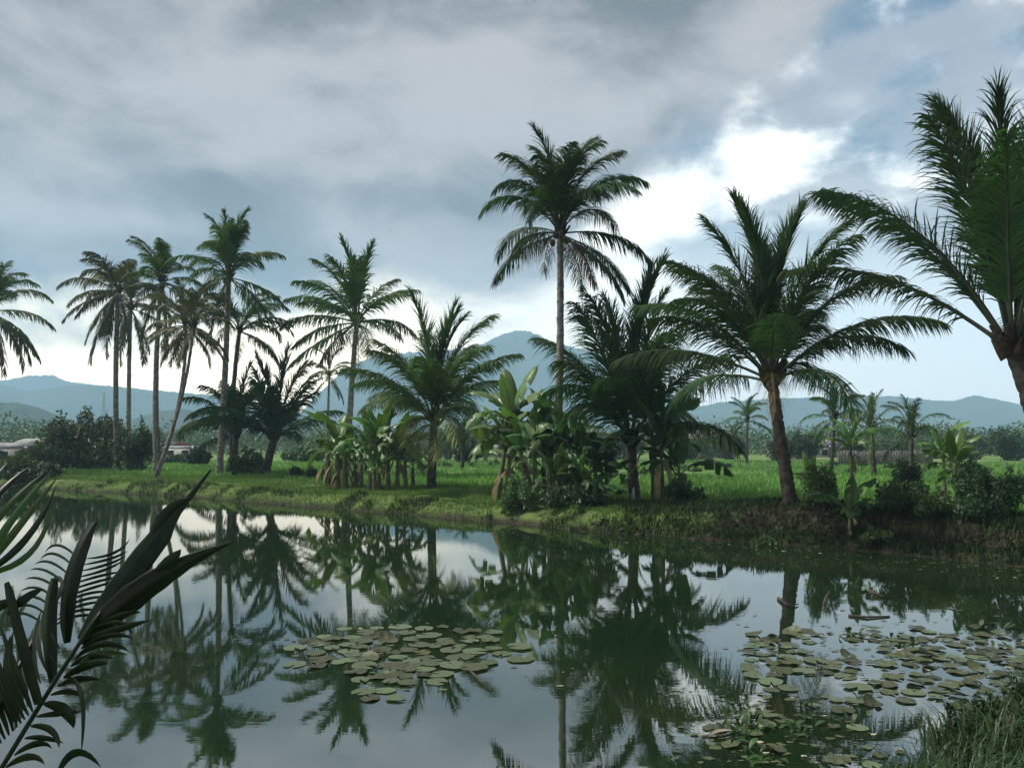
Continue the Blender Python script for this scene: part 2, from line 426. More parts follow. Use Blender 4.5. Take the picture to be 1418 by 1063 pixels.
# pond surface: one sheet a little wider than the waterline
x0, x1, y0, y1 = poly[:, 0].min() - 2, poly[:, 0].max() + 2, poly[:, 1].min() - 1, poly[:, 1].max() + 2
wv = np.array(poly); cen = wv.mean(0)
gx = np.linspace(x0, x1, 160); gy = np.linspace(y0, y1, 120)
GX, GY = np.meshgrid(gx, gy); sd_ = pond_sdf(GX, GY)
ok = sd_ < 1.3
ii, jj = np.nonzero(ok[:-1, :-1] & ok[1:, :-1] & ok[:-1, 1:] & ok[1:, 1:])
W = len(gx)
Q = np.stack([ii * W + jj, ii * W + jj + 1, (ii + 1) * W + jj + 1, (ii + 1) * W + jj], -1)
me = mesh('water', np.stack([GX, GY, np.zeros_like(GX)], -1), Q, M['water'])
put(link('water', me), 'still murky green pond reflecting palms and sky', 'water', kind='structure')

# ------------------------------------------------------------------ hills and mountains
def hill(name, label, pxs, dist, depth, seed, m, rough=.12, base_z=0.0, nu=260):
    """ridge through measured skyline points, with a real front and back slope"""
    us = np.array([p[0] for p in pxs], float); vs_ = np.array([p[1] for p in pxs], float)
    u = np.linspace(us[0], us[-1], nu)
    # smooth interpolation
    v = np.interp(u, us, vs_)
    ker = np.hanning(max(3, nu // 70) | 1); ker /= ker.sum()
    v = np.convolve(np.pad(v, len(ker) // 2, mode='edge'), ker, 'valid')
    a = (u - 709) / 1092
    d = np.array([ray(x, y) for x, y in zip(u, v)]); top = CAMZ + d[:, 2] / d[:, 1] * dist
    rows = np.array([-1, -.86, -.72, -.6, -.48, -.37, -.27, -.18, -.1, -.04, 0, .06, .15, .4, 1.0])
    V = []
    for r in rows:
        yy = dist + r * depth
        prof = (1 - abs(r)) ** 1.25
        xx = a * yy if r < 0 else a * dist * (1 + .0 * r)
        hh = base_z + (top - base_z) * prof
        sp = fbm(xx / depth * 6 + seed, np.full_like(xx, yy / depth * 3.0), seed, 5, .6) - .5
        amp = rough * (top - base_z) * np.sin(np.pi * np.clip(prof, 0, 1)) * 1.8
        hh = hh + sp * amp + (vnoise(u * .55, np.full_like(u, r * 9), seed + 5) - .5) * .022 * (top - base_z + 20) * (abs(r) < .07)
        V.append(np.stack([xx, np.full_like(xx, yy), np.maximum(hh, base_z - 2)], -1))
    V = np.array(V); nrw = len(rows)
    i = np.arange(nrw - 1)[:, None]; j = np.arange(nu - 1)[None]
    Q = np.stack(np.broadcast_arrays(i * nu + j, i * nu + j + 1, (i + 1) * nu + j + 1, (i + 1) * nu + j), -1).reshape(-1, 4)
    me = mesh(name, V, Q, m, smooth=True)
    return put(link(name, me), label, 'hill', kind='structure')
hill('mountain', 'blue forested mountain with a notched summit', [(330, 606), (400, 590), (440, 545), (480, 508), (520, 492), (575, 487), (630, 484), (665, 478), (690, 465), (712, 457), (735, 459), (765, 474), (800, 482),
     (850, 497), (900, 530), (960, 560), (1040, 575), (1120, 590), (1200, 606)], 2400, 500, 11, M['forest'], .16, nu=420)
hill('far_ridge', 'pale far ridge on the skyline', [(-400, 545), (-150, 540), (0, 527), (35, 520), (70, 519), (90, 528), (130, 532), (180, 540), (300, 560), (420, 580)], 2750, 180, 23, M['forest'], .12)
hill('ridge', 'long blue ridge behind the village', [(-500, 570), (-200, 545), (0, 533), (40, 541), (100, 533), (150, 534), (210, 540), (270, 545), (340, 552), (430, 575), (520, 606)], 2100, 600, 31, M['forest'], .14)
hill('ridge', 'long blue ridge above the village on the open field side', [(820, 606), (900, 580), (1000, 556), (1090, 551), (1180, 549), (1240, 548), (1290, 554), (1320, 555), (1350, 547), (1380, 552), (1440, 566), (1600, 560), (1900, 585)], 2200, 600, 47, M['forest'], .14)
hill('hill', 'low dark wooded hill', [(-500, 590), (-200, 565), (-60, 557), (20, 557), (50, 563), (75, 576), (110, 590), (160, 606)], 900, 260, 53, M['forest_near'], .10)
hill('hill', 'low wooded hill behind the leaning palms', [(130, 608), (180, 582), (215, 570), (250, 566), (300, 572), (360, 585), (420, 597), (520, 609)], 1150, 260, 59, M['forest_near'], .10)

# ------------------------------------------------------------------ palm fronds
def frond_mesh(L, e0, droop, nl, ll, lw, seed, m, side=0.0, nseg=4, dry=0.0, wind=0.0, rr=.045):
    g = np.random.default_rng(seed)
    t = np.linspace(0, 1, 15)
    e = e0 - droop * t ** 1.7
    st = L / 14
    P = np.zeros((15, 3))
    P[1:, 0] = np.cumsum(np.cos((e[1:] + e[:-1]) / 2)) * st
    P[1:, 2] = np.cumsum(np.sin((e[1:] + e[:-1]) / 2)) * st
    P[:, 1] = side * L * t ** 2
    T = nrm(np.gradient(P, axis=0))
    b = MB()
    b2 = MB(); b2.tube(P, rr * L / 4.5 * (1 - .86 * t), 6)
    tl = np.linspace(.17, .995, nl)
    Vs = []
    for sg in (-1., 1.):
        tt = np.clip(tl + g.normal(0, .35 / nl, nl), .15, 1)
        keep = g.random(nl) > (.03 + .35 * dry)
        tt = tt[keep]; n = len(tt)
        p = np.stack([np.interp(tt, t, P[:, c]) for c in range(3)], 1)
        tg = nrm(np.stack([np.interp(tt, t, T[:, c]) for c in range(3)], 1))
        s = np.cross(tg, np.array([0, 0, 1.])); s = np.where(np.linalg.norm(s, axis=1, keepdims=True) < .15, np.array([[0, -1., 0]]), s)
        s = nrm(s); s[:, :] = np.where((s[:, 1:2] > 0), -s, s) * sg
        N = nrm(np.cross(s, tg)); N = np.where(N[:, 2:3] < 0, -N, N)
        a = R(28) + R(30) * tt ** 1.5 + R(36) * np.clip(tg[:, 2], 0, 1) ** 1.5 + g.normal(0, R(7), n)
        d0 = s * np.cos(a)[:, None] + tg * np.sin(a)[:, None] + N * (.22 + g.normal(0, .12, n))[:, None]
        d0 = nrm(d0)
        prof = np.interp(tt, [.15, .3, .55, .8, 1.], [.6, .95, 1., .75, .42])
        ln = ll * prof * (1 + g.normal(0, .10, n))
        grav = (1.2 + 1.6 * g.random(n)) * (1 + 1.2 * dry) * (1 - .75 * np.clip(tg[:, 2], 0, 1))
        pts_ = [p]; dirs = []
        for q_ in range(nseg):
            f = (q_ + .6) / nseg
            d = nrm(d0 + np.array([wind, 0, -1.])[None] * (grav * f * 1.15)[:, None])
            dirs.append(d); pts_.append(pts_[-1] + d * (ln / nseg)[:, None])
        dirs.append(dirs[-1])
        wp = np.interp(np.linspace(0, 1, nseg + 1), [0, .25, .6, 1], [.55, 1, .8, .06])
        rows = []
        for q_ in range(nseg + 1):
            d = dirs[q_]
            wd = tg - (tg * d).sum(1, keepdims=True) * d
            wd = nrm(wd + .15 * N)
            hw = lw * wp[q_] * (.8 + .4 * g.random(n))[:, None] * .5
            rows += [pts_[q_] - wd * hw, pts_[q_] + wd * hw]
        V = np.stack(rows, 1)                                  # n, 2(nseg+1), 3
        m2 = 2 * (nseg + 1)
        q0 = np.arange(n)[:, None] * m2
        F = np.concatenate([np.stack([q0 + 2 * r, q0 + 2 * r + 1, q0 + 2 * r + 3, q0 + 2 * r + 2], -1).reshape(-1, 4) for r in range(nseg)])
        b.add(V.reshape(-1, 3), F)
    return b.build('frond', m[0]), b2.build('rachis', m[1], True)
LIB = {}
def frond_lib(e0, droop, var, key, m, nl=72, ll=.265, lw=.0125):
    """unit-length fronds, shared between palms"""
    kk = (round(math.degrees(e0) / 8), round(math.degrees(droop) / 12), var, key)
    if kk not in LIB:
        dead = key == 'dead'
        LIB[kk] = frond_mesh(1.0, R(kk[0] * 8), R(kk[1] * 12), nl, ll, lw, hash(kk[:3]) & 0xffff, m, side=(var - 1) * .08, dry=.6 if dead else 0., rr=.055)
    return LIB[kk]
def trunk_mesh(P, r0, r1, m, rings=.16, seed=0, flare=1.5, n=10):
    g = np.random.default_rng(seed)
    P = np.asarray(P, float)
    seg = np.concatenate([[0], np.cumsum(np.linalg.norm(np.diff(P, axis=0), axis=1))])
    L = seg[-1]
    nr_ = max(8, int(L / rings)) * 2 + 1
    s = np.linspace(0, L, nr_)
    Pp = np.stack([np.interp(s, seg, P[:, c]) for c in range(3)], 1)
    rad_ = (r0 + (r1 - r0) * s / L) * (1 + (flare - 1) * np.exp(-s / .45))
    rad_ = rad_ * (1 + np.where(np.arange(nr_) % 2, .05, -.035) + g.normal(0, .025, nr_))
    Pp[:, :2] += g.normal(0, .008, (nr_, 2))
    b = MB(); b.tube(Pp, rad_, n)
    return b.build('trunk', m, smooth=True)
def ico(rad_, seed=0, sub=1, squash=(1, 1, 1), jit=.0):
    import bmesh
    bm = bmesh.new(); bmesh.ops.create_icosphere(bm, subdivisions=sub, radius=rad_)
    V = np.array([v.co[:] for v in bm.verts]); F = np.array([[v.index for v in f.verts] for f in bm.faces]); bm.free()
    g = np.random.default_rng(seed)
    V = V * np.array(squash) * (1 + g.normal(0, jit, (len(V), 1)) if jit else 1)
    return V, F
NUT = None
def palm(label, base, crown, tips, L, mkey='frond', bow=(0, 0), r0=.16, r1=.11, nuts=0, dead=0, droop=88, group='coconut palms along the far bank',
         seed=0, unique=False, barkm='bark', hang=None, yellow=0, ll=.25, lw=.016, nl=54, name='coconut_palm', boots=1.0, petiole='rachis'):
    """base, crown: world points. tips: frond tips as metres (across, up, depth sign) seen from the pond"""
    global NUT
    g = np.random.default_rng(seed + 100)
    base = Vector(base); crown = Vector(crown)
    root = empty(name, base, label, 'palm tree', group)
    c = crown - base
    mid = c * .5 + Vector((bow[0], bow[1], 0))
    P = bez((0, 0, -.25), mid, c, 24)
    link('trunk', trunk_mesh(P, r0, r1, M[barkm], seed=seed), root)
    # fibrous leaf bases round the bud
    bb = MB()
    for q_ in range(int(9 * boots) + 3):
        a_ = q_ * 2.4; up = R(35 + 45 * g.random())
        d = np.array([math.cos(a_) * math.cos(up), math.sin(a_) * math.cos(up), math.sin(up)])
        st_ = np.array([math.cos(a_), math.sin(a_), 0]) * r1 * .7 + np.array([0, 0, -.35 + .45 * g.random()])
        bb.tube([st_, st_ + d * .2, st_ + d * .5 + np.array([0, 0, .05])], [r1 * .7, r1 * .5, .035], 6)
    sheath = link('leaf_base', bb.build('leaf_base', M['fibre'], smooth=True), root, c)
    tips = [t_ for t_ in tips]
    if nuts or mkey == 'frond_olive':
        tips += [(L * .16, -L * .62, -1), (-L * .2, -L * .55, -1)]; dead += 2
    extra = [(math.cos(q_ * 2.4 + seed) * L * .5, L * g.uniform(-.15, .7), 1 if math.sin(q_ * 2.4 + seed) > 0 else -1) for q_ in range(0 if unique else 3)]
    tips = tips[:4] + extra + tips[4:]
    nt = len(tips)
    for q_, tp in enumerate(tips):
        fx, fz = tp[0], tp[1]
        sgn = tp[2] if len(tp) > 2 else (1 if q_ % 2 else -1)
        chord = .92 * L
        dd = math.hypot(fx, fz)
        Lf = L
        if dd > chord: Lf = dd / .92; chord = dd
        hy = math.sqrt(max(0, chord ** 2 - dd ** 2)) * sgn
        if abs(hy) > .8 * L: hy = .8 * L * sgn; Lf = math.sqrt(dd * dd + hy * hy) / .92
        azi = math.atan2(hy, fx)
        che = math.atan2(fz, math.hypot(fx, hy))
        dr = R(droop) * (.35 + .75 * math.cos(che)) * (.8 + .4 * g.random())
        if che < -.3: dr *= .6
        e0 = min(R(89), che + .38 * dr)
        isdead = q_ >= nt - dead
        mk = 'frond_dead' if isdead else ('frond_yellow' if q_ >= nt - dead - yellow else mkey)
        off = Vector((math.cos(azi), math.sin(azi), 0)) * r1 * .6 + Vector((0, 0, -.12 + .25 * math.sin(che)))
        if unique:
            fm = frond_mesh(Lf, e0, dr, nl, ll * Lf, lw * Lf, seed * 50 + q_, [M[mk], M[petiole]], side=g.normal(0, .06), nseg=5, dry=.6 if isdead else 0)
            fo = link('frond', fm[0], root, c + off, (0, 0, azi))
        else:
            fm = frond_lib(e0, dr, int(g.integers(0, 3)), 'dead' if isdead else mk, [M[mk], M[petiole]], nl, ll, lw)
            fo = link('frond', fm[0], root, c + off, (0, 0, azi), (Lf, Lf, Lf))
        link('rachis', fm[1], fo)
    if nuts:
        if NUT is None:
            V, F = ico(.13, 1, 2, (.85, .85, 1.1)); NUT = mesh('coconut', V, F, M['nut'], smooth=True)
        for q_ in range(nuts):
            a_ = -1.57 + (q_ - nuts / 2) * .55 + g.normal(0, .15)
            link('coconut', NUT, root, c + Vector((math.cos(a_) * (r1 + .16), math.sin(a_) * (r1 + .16), -.28 - .3 * g.random())), (g.normal(0, .3), 0, 0))
    return root
def px_tips(lst, Y):
    s = Y / 1092.0
    return [(a[0] * s, a[1] * s) + tuple(a[2:]) for a in lst]
def ring(n, Lpx, seed, lo=-50, hi=85):
    """an even crown where the photograph shows no single fronds"""
    g = np.random.default_rng(seed); out = []
    for q_ in range(n):
        f = (q_ + .5) / n
        e_ = R(hi - (hi - lo) * f ** .85 + g.normal(0, 6)); a_ = q_ * 2.39996 + g.normal(0, .2)
        out.append((math.cos(a_) * math.cos(e_) * Lpx, math.sin(e_) * Lpx, 1 if math.sin(a_) > 0 else -1))
    return out
def fixY(u, v):
    r_ = float(sstep((u - 709) / 1092, .16, .34))
    return (CAMZ - (.50 + .28 * r_)) * 1092 / (v - 615)
def P_at(bu, bv, cu, cv_, Y, label, tips, L, **kw):
    if kw.get('seed', 99) in (1, 2, 3, 4, 5, 6, 7, 8, 9, 10, 11, 13, 15):
        Yn = min(fixY(bu, bv), Y * 1.3); f_ = Yn / Y; L *= f_; Y = Yn
        kw['r0'] = kw.get('r0', .16) * f_; kw['r1'] = kw.get('r1', .11) * f_
    b = at(bu, bv, Y); b.z = gz(b.x, b.y)
    c = at(cu, cv_, Y + kw.pop('lean', 0))
    return palm(label, b, c, px_tips(tips, Y), L, **kw)

fill = lambda n, s, Lp, lo=-40, hi=80: ring(n, Lp, s, lo, hi)
# --- tall group on the left dyke
P_at(-40, 652, -14, 428, 46, 'tall coconut palm beside the wooded hill with red brown dead fronds', [(34, 58), (20, 64), (55, 30), (70, 15), (80, -25), (68, 5), (45, -60), (60, -55), (-10, 70), (-40, 50), (-70, 10), (-60, -40), (10, 30, -1), (30, 10, -1)]
     + [(46, -72), (28, -80), (55, -66), (12, -70)], 3.7, dead=4, seed=1, bow=(.3, 0))
P_at(163, 652, 164, 401, 50, 'olive coconut palm with drooping crown and straight trunk beside the dark bush', [(-64, -2), (-50, 21), (-21, 41), (-2, 43), (14, 37), (-54, -41), (-39, -62), (-31, -87), (-14, -80), (40, 25), (45, -5), (30, -50), (-66, 12), (38, 8),
     (-30, -30, -1), (0, -60, -1), (-20, 10, -1), (20, -20, -1), (15, -75, -1)], 3.6, mkey='frond_olive', seed=2, bow=(-.35, 0), r0=.17, r1=.13, yellow=0, ll=.25)
P_at(179, 645, 181, 424, 56, 'coconut palm standing close behind the olive one, trunk rising from the bush', [(22, -70), (-10, -70), (18, 41), (31, -8), (34, -30), (-36, -4), (-30, -40), (26, 24), (-20, 36), (4, 46), (36, 12), (30, -55), (8, -55, -1), (16, -20, -1), (-14, 5, -1)], 3.6, mkey='frond_olive', seed=3, r0=.17, r1=.12, bow=(-.2, 0), ll=.25)
P_at(218, 657, 224, 388, 48, 'slender coconut palm with feathery top between the olive and the leaning palms', [(-29, 56), (-6, 54), (12, 50), (-41, 31), (-35, 8), (33, 17), (41, -8), (-17, -70), (8, -91), (-37, -8), (25, -37), (22, 42), (-20, -40), (46, 6), (38, -30), (0, 20, -1), (-10, 0, -1)], 3.1, seed=4, bow=(-.5, 0), r0=.2, r1=.11, dead=0, nuts=4)
P_at(214, 660, 257, 446, 58, 'coconut palm with long trunk leaning over, the steeper of the leaning two', ring(17, 66, 5, -55, 70), 3.5, mkey='frond_olive', seed=5, bow=(1.2, 0), r0=.16, r1=.11)
P_at(212, 662, 268, 448, 61, 'coconut palm with thin strongly leaning trunk', ring(16, 62, 6, -60, 60), 3.5, mkey='frond_olive', seed=6, bow=(.9, 0), r0=.14, r1=.1)
P_at(303, 658, 317, 380, 44, 'tallest coconut palm of the left dyke group, full round crown', [(-27, 75), (2, 85), (19, 62), (-66, 29), (-43, 54), (-68, 10), (68, 31), (66, -4), (66, -33), (40, 50), (-35, -54), (-10, -75), (23, -50), (52, -54), (-60, -20), (10, 72), (-12, 70), (30, 66), (-55, 44),
     (-15, 30, -1), (20, 25, -1), (0, 50, -1), (-20, -20, -1), (12, -30, -1), (50, 10, -1)], 3.5, seed=7, bow=(.15, 0), r0=.19, r1=.13, yellow=0, nuts=5, mkey='frond')
P_at(322, 652, 332, 455, 49, 'coconut palm with bent dark trunk behind the full crowned palm', [(68, 33), (66, 4), (66, -20), (33, -29), (-17, -29), (50, 45), (20, 55), (-45, 20), (-50, -10), (60, 18), (40, -40), (-30, 40), (10, 10, -1), (74, -4)], 3.4, mkey='frond_dark', seed=8, bow=(-.5, 0), r0=.16, r1=.12, barkm='bark_dark')
# --- low dark palms
P_at(322, 655, 327, 600, 46, 'low dark palm with wide feathery fronds beside the tallest trunk', [(-87, -4), (-79, 20), (-62, 45), (-41, 66), (-25, 72), (8, 87), (25, 75), (45, 60), (-70, -28), (-55, -10), (60, 30), (70, 5), (-20, 60, -1), (10, 50, -1), (-40, 20, -1), (30, 20, -1)], 3.9, mkey='frond_dark', seed=9, r0=.2, r1=.17, barkm='bark_dark', petiole='rachis_dark', ll=.24)
P_at(366, 655, 380, 605, 42, 'stout low palm with upright dark fronds and leaning boot covered trunk', [(2, 112), (-16, 97), (10, 100), (28, 92), (47, 84), (71, 50), (66, 20), (-28, 100), (-51, 68), (-62, 40), (-40, 84), (58, 70), (76, 34), (60, -10), (-50, 5), (0, 70, -1), (20, 55, -1), (-25, 50, -1), (40, 25, -1), (-70, 20), (38, 95)], 4.1,
     mkey='frond_dark', seed=10, r0=.22, r1=.2, barkm='bark_dark', dead=1, droop=42, petiole='rachis_dark', ll=.24)
P_at(480, 660, 494, 443, 39, 'coconut palm with upright tuft standing behind the leafy banana clump', [(-24, 103), (-4, 100), (12, 97), (-63, 79), (-67, 61), (-73, 40), (-97, 28), (-101, -10), (-87, -28), (-83, -55), (71, 51), (65, 28), (75, -8), (67, -28), (8, -32), (24, 92), (-40, 60), (-14, 70, -1), (10, 60, -1), (40, -40), (-50, -35),
     (20, -10, -1), (-30, 0, -1)], 3.75, seed=11, bow=(-.1, 0), r0=.17, r1=.11, nuts=4, dead=0, droop=50, mkey='frond')
P_at(452, 632, 456, 519, 88, 'small hazy coconut palm far behind the banana clump', ring(14, 38, 12, -60, 75), 3.0, seed=12, r0=.16, r1=.11, group='distant palms beyond the field')
# --- mid bank
P_at(597, 678, 601, 580, 30.5, 'bushy young coconut palm with pale hanging fronds and short dark trunk', [(-10, 155), (4, 145), (20, 138), (36, 130), (73, 132), (103, 84), (67, 88), (-79, 104), (-103, 60), (-110, 15), (-60, 80), (-30, 120), (67, -4), (58, 20), (96, 40), (-60, -20), (-85, 40), (50, 105), (88, 66), (-96, 35), (-45, 10, -1), (20, 60, -1), (-15, 70, -1), (40, 40, -1),
     (-12, -42, -1), (14, -46, -1), (-34, -30, -1), (40, -28, -1)], 4.1, unique=True, mkey='frond', seed=13, r0=.17, r1=.16, barkm='bark_dark', yellow=4, droop=62, nl=100, ll=.25, lw=.0095)
P_at(767, 692, 775, 316, 29.5, 'very tall coconut palm with dark nuts rising above all the others', [(-3, 134), (-21, 121), (-76, 90), (-68, 62), (-116, 14), (-84, -50), (-63, -55), (18, 126), (82, 100), (79, 68), (124, 64), (97, 18), (118, -38), (90, -66), (64, -92), (45, -60), (-100, 40), (-50, 100), (48, 112), (-30, 70, -1), (25, 70, -1), (-95, -20), (106, 40),
     (-30, 20, -1), (40, 10, -1), (-50, -20, -1), (10, 90, -1)], 3.65, unique=True, mkey='frond_dark', seed=14, bow=(.22, 0), r0=.17, r1=.12, nuts=7, droop=98, nl=100, ll=.265, lw=.0098, petiole='rachis_dark')
P_at(879, 692, 873, 606, 25.5, 'young coconut palm with long upright fronds beside the dark banana plant', [(18, 228), (0, 212), (32, 205), (-20, 190), (-90, 153), (-112, 140), (-121, 84), (60, 150), (95, 90), (110, 30), (-100, 20), (50, 190), (-60, 165), (80, 125), (-110, 50), (-85, -20), (95, -10), (20, 120, -1), (-60, 60, -1)], 5.1, unique=True,
     mkey='frond_dark', seed=15, r0=.17, r1=.16, barkm='bark_dark', droop=54, nl=120, ll=.235, lw=.0078, petiole='rachis_dark')
P_at(1098, 724, 1068, 520, 22.6, 'coconut palm with curved ringed trunk on the edge of the mud bank', [(-38, 226), (-13, 222), (10, 210), (-74, 195), (46, 220), (-70, 142), (-147, 136), (-162, 105), (-155, 80), (-190, 30), (89, 186), (109, 140), (165, 130), (140, 84), (175, 58), (200, 40), (33, -52), (-110, -36), (-28, 205, -1), (24, 190, 1), (-50, 170, 1), (-95, 160), (70, 150, -1), (120, 105), (-180, 60), (130, 0), (-60, 50, -1), (40, 110, 1), (-60, -50, -1)],
     4.7, unique=True, mkey='frond_dark', seed=16, bow=(-.05, 0), r0=.185, r1=.15, barkm='bark_dark', droop=58, nl=130, ll=.24, lw=.0078, boots=2.2, dead=1, petiole='rachis_dark')
P_at(1476, 742, 1402, 478, 18.8, 'large coconut palm leaning in over the mud bank with huge arching fronds', [(-112, 290), (-72, 312), (-50, 306), (20, 318), (5, 266), (-200, 225, 1), (-240, 205, 1), (-135, 200, -1), (-228, 135, 1), (-160, 250, -1), (60, 296), (90, 236), (160, 146), (200, 46), (100, -74), (20, 216, -1), (120, 196), (60, 86, -1), (180, -14)], 5.9,
     unique=True, mkey='frond_dark', seed=17, bow=(.1, 0), r0=.21, r1=.2, barkm='bark_dark', droop=54, nl=140, ll=.225, lw=.0068, boots=2.4, petiole='rachis_dark', nuts=0)
# --- palms beyond the field
for (bu, bv, cu, cv_, Y, lab, Lp, Lm, mk, sd2) in [
    (1034, 640, 1035, 580, 88, 'small hazy coconut palm above the village roofs', 34, 2.9, 'frond', 21),
    (1150, 650, 1156, 576, 60, 'grey green palm partly behind the curved trunk palm', 44, 2.7, 'frond', 22),
    (1211, 662, 1207, 592, 52, 'light green round crowned palm in the open field', 50, 2.6, 'frond_light', 23),
    (1262, 664, 1262, 600, 48, 'dark palm overgrown with creeper at its foot', 50, 2.5, 'frond_dark', 24),
    (930, 640, 934, 597, 95, 'low palm at the field edge beyond the dark banana', 26, 2.5, 'frond', 25),
    (640, 655, 641, 610, 62, 'thin young palm in the field behind the pale fronded palm', 30, 2.0, 'frond_dark', 26)]:
    P_at(bu, bv, cu, cv_, Y, lab, ring(16, Lp, sd2, -45, 85), Lm, mkey=mk, seed=sd2, r0=.15, r1=.12, barkm='bark_dark', group='palms out in the field', ll=.24, lw=.016, nl=30)

# ------------------------------------------------------------------ banana plants
def banana_leaf(L, W_, e0, droop, seed, m, torn=.5):
    g = np.random.default_rng(seed)
    n = 18; t = np.linspace(0, 1, n)
    e = e0 - droop * t ** 1.5; st = L / (n - 1)
    P = np.zeros((n, 3)); P[1:, 0] = np.cumsum(np.cos(e[:-1])) * st; P[1:, 2] = np.cumsum(np.sin(e[:-1])) * st
    P[:, 1] = g.normal(0, .08) * L * t ** 2
    T = nrm(np.gradient(P, axis=0)); N = np.stack([-T[:, 2], 0 * t, T[:, 0]], 1)
    b = MB(); b2 = MB(); b2.tube(P, .028 * (1 - .85 * t) * L / 2, 5)
    tb = 3
    wprof = np.interp(t, [0, .14, .24, .5, .8, .93, 1], [0, .02, .75, 1, .85, .5, .02]) * W_ / 2
    for sg in (-1, 1):
        k_ = tb; 
        while k_ < n - 1:
            run = int(g.integers(1, 5)) if g.random() < torn else 15
            k2 = min(n - 1, k_ + run)
            hang = g.uniform(.05, .55) + (.5 if g.random() < .2 * torn else 0)
            sk = g.normal(0, .05)
            rows = []
            for q_ in range(k_, k2 + 1):
                frac = .0 if (q_ == k2 and k2 < n - 1) else 0
                p = P[q_] + N[q_] * .01
                w1 = wprof[q_] * (1 + g.normal(0, .03)); S_ = np.array([0, sg, 0])
                f_in = .08 * (1 if q_ == k2 and k2 < n - 1 else 0)
                base = p - T[q_] * f_in * st * 2
                m1 = base + S_ * w1 * .5 + N[q_] * w1 * (.22 - hang * .3) + T[q_] * (w1 * .15 + sk)
                m2 = base + S_ * w1 * (.98 - hang * .25) + N[q_] * w1 * (.22 - hang * 1.1) - np.array([0, 0, w1 * hang * .55]) + T[q_] * (w1 * .28 + sk * 2)
                rows.append([base, m1, m2])
            V = np.array(rows).reshape(-1, 3); Qs = []
            for r in range(k2 - k_):
                for c_ in range(2): Qs.append((3 * r + c_, 3 * r + c_ + 1, 3 * r + 4 + c_, 3 * r + 3 + c_))
            b.add(V, Qs); k_ = k2
    return b.build('leaf', m[0], smooth=True), b2.build('midrib', m[1], True)
BL = {}
def bleaf(eb, var, mk):
    kk = (eb, var, mk)
    if kk not in BL:
        dr = {80: 45, 60: 75, 40: 90, 20: 95, -40: 45}[eb] + var * 9
        BL[kk] = banana_leaf(1.0, .30 if eb != -40 else .16, R(eb), R(dr), eb * 7 + var * 13 + 500, [M[mk], M['banana_stem'] if mk != 'banana_dry' else M['banana_dry']], .72 + .1 * var)
    return BL[kk]
def banana(u, v, Y, h, L, n, mk, label, group, seed, lean=(0, 0), dry=1, r=.11):
    g = np.random.default_rng(seed)
    Yn = fixY(u, v); h *= Yn / Y; L *= Yn / Y; r *= Yn / Y; Y = Yn
    b = at(u, v, Y); b.z = gz(b.x, b.y)
    root = empty('banana_plant', b, label, 'banana plant', group)
    c = Vector((lean[0] + g.normal(0, .06), lean[1], h))
    bb = MB(); Pp = bez((0, 0, -.12), (c.x * .3, c.y * .3, h * .5), c, 9)
    bb.tube(Pp, np.linspace(r, r * .55, 9) * (1 + g.normal(0, .04, 9)), 9)
    link('stem', bb.build('stem', M['banana_stem'], smooth=True), root)
    cls = [80, 80, 60, 60, 40, 40, 20]
    for q_ in range(n):
        eb = cls[int(q_ / n * len(cls))]
        a_ = q_ * 2.4 + seed + g.normal(0, .25)
        s = L * g.uniform(.82, 1.12)
        bm2 = bleaf(eb, int(g.integers(0, 3)), mk)
        lo = link('leaf', bm2[0], root, c - Vector((0, 0, .04 * q_)), (g.normal(0, .12), 0, a_), (s, s, s))
        link('midrib', bm2[1], lo)
    for q_ in range(dry):
        s = L * g.uniform(.5, .75)
        link('dry_leaf', bleaf(-40, int(g.integers(0, 3)), 'banana_dry')[0], root, c - Vector((0, 0, .3 + .08 * q_)), (0, 0, g.uniform(0, 6.28)), (s, s, s))
    return root
G1, G2 = 'banana plants in the leafy clump on the dyke', 'banana plants in the dense dark clump'
for q_, (u, v, Y, h, L, n) in enumerate([(455, 672, 36, 1.5, 1.7, 7), (467, 675, 35, 1.7, 1.9, 8), (478, 676, 35.5, 1.5, 1.8, 7)]):
    banana(u, v, Y, h, L, n, 'banana', 'banana plant with stout pale stem hung with dry leaves, in the group of three', 'three stout banana plants on the dyke', 60 + q_, dry=5, r=.17)
for q_, (u, v, Y, h, L, n) in enumerate([(500, 676, 34.5, 1.5, 1.7, 7), (512, 677, 33.5, 1.9, 1.9, 8), (525, 677, 34.5, 2.1, 2.0, 8), (538, 678, 33, 1.6, 1.7, 7), (550, 678, 34.5, 1.7, 1.8, 7), (562, 676, 35, 1.2, 1.5, 6), (572, 675, 35.5, .9, 1.2, 6), (518, 679, 32.5, .8, 1.3, 6), (492, 674, 36, 1.1, 1.5, 6)]):
    banana(u, v, Y, h, L, n, 'banana', 'leafy green banana plant in the low clump beside the three stout ones', G1, 70 + q_, dry=2)
banana(688, 690, 29, 3.0, 2.2, 10, 'banana_pale', 'tall light green banana plant with leaves fanned against the mountain', 'pale banana plants', 90, lean=(.5, 0), dry=2)
banana(702, 690, 27.5, 1.5, 2.1, 8, 'banana_pale', 'pale broad leaved banana plant at the edge of the dark clump', 'pale banana plants', 91, lean=(.1, 0), dry=3)
banana(728, 692, 28.5, 1.9, 2.0, 7, 'banana', 'mid green banana plant between pale and dark banana plants', 'pale banana plants', 92, dry=2)
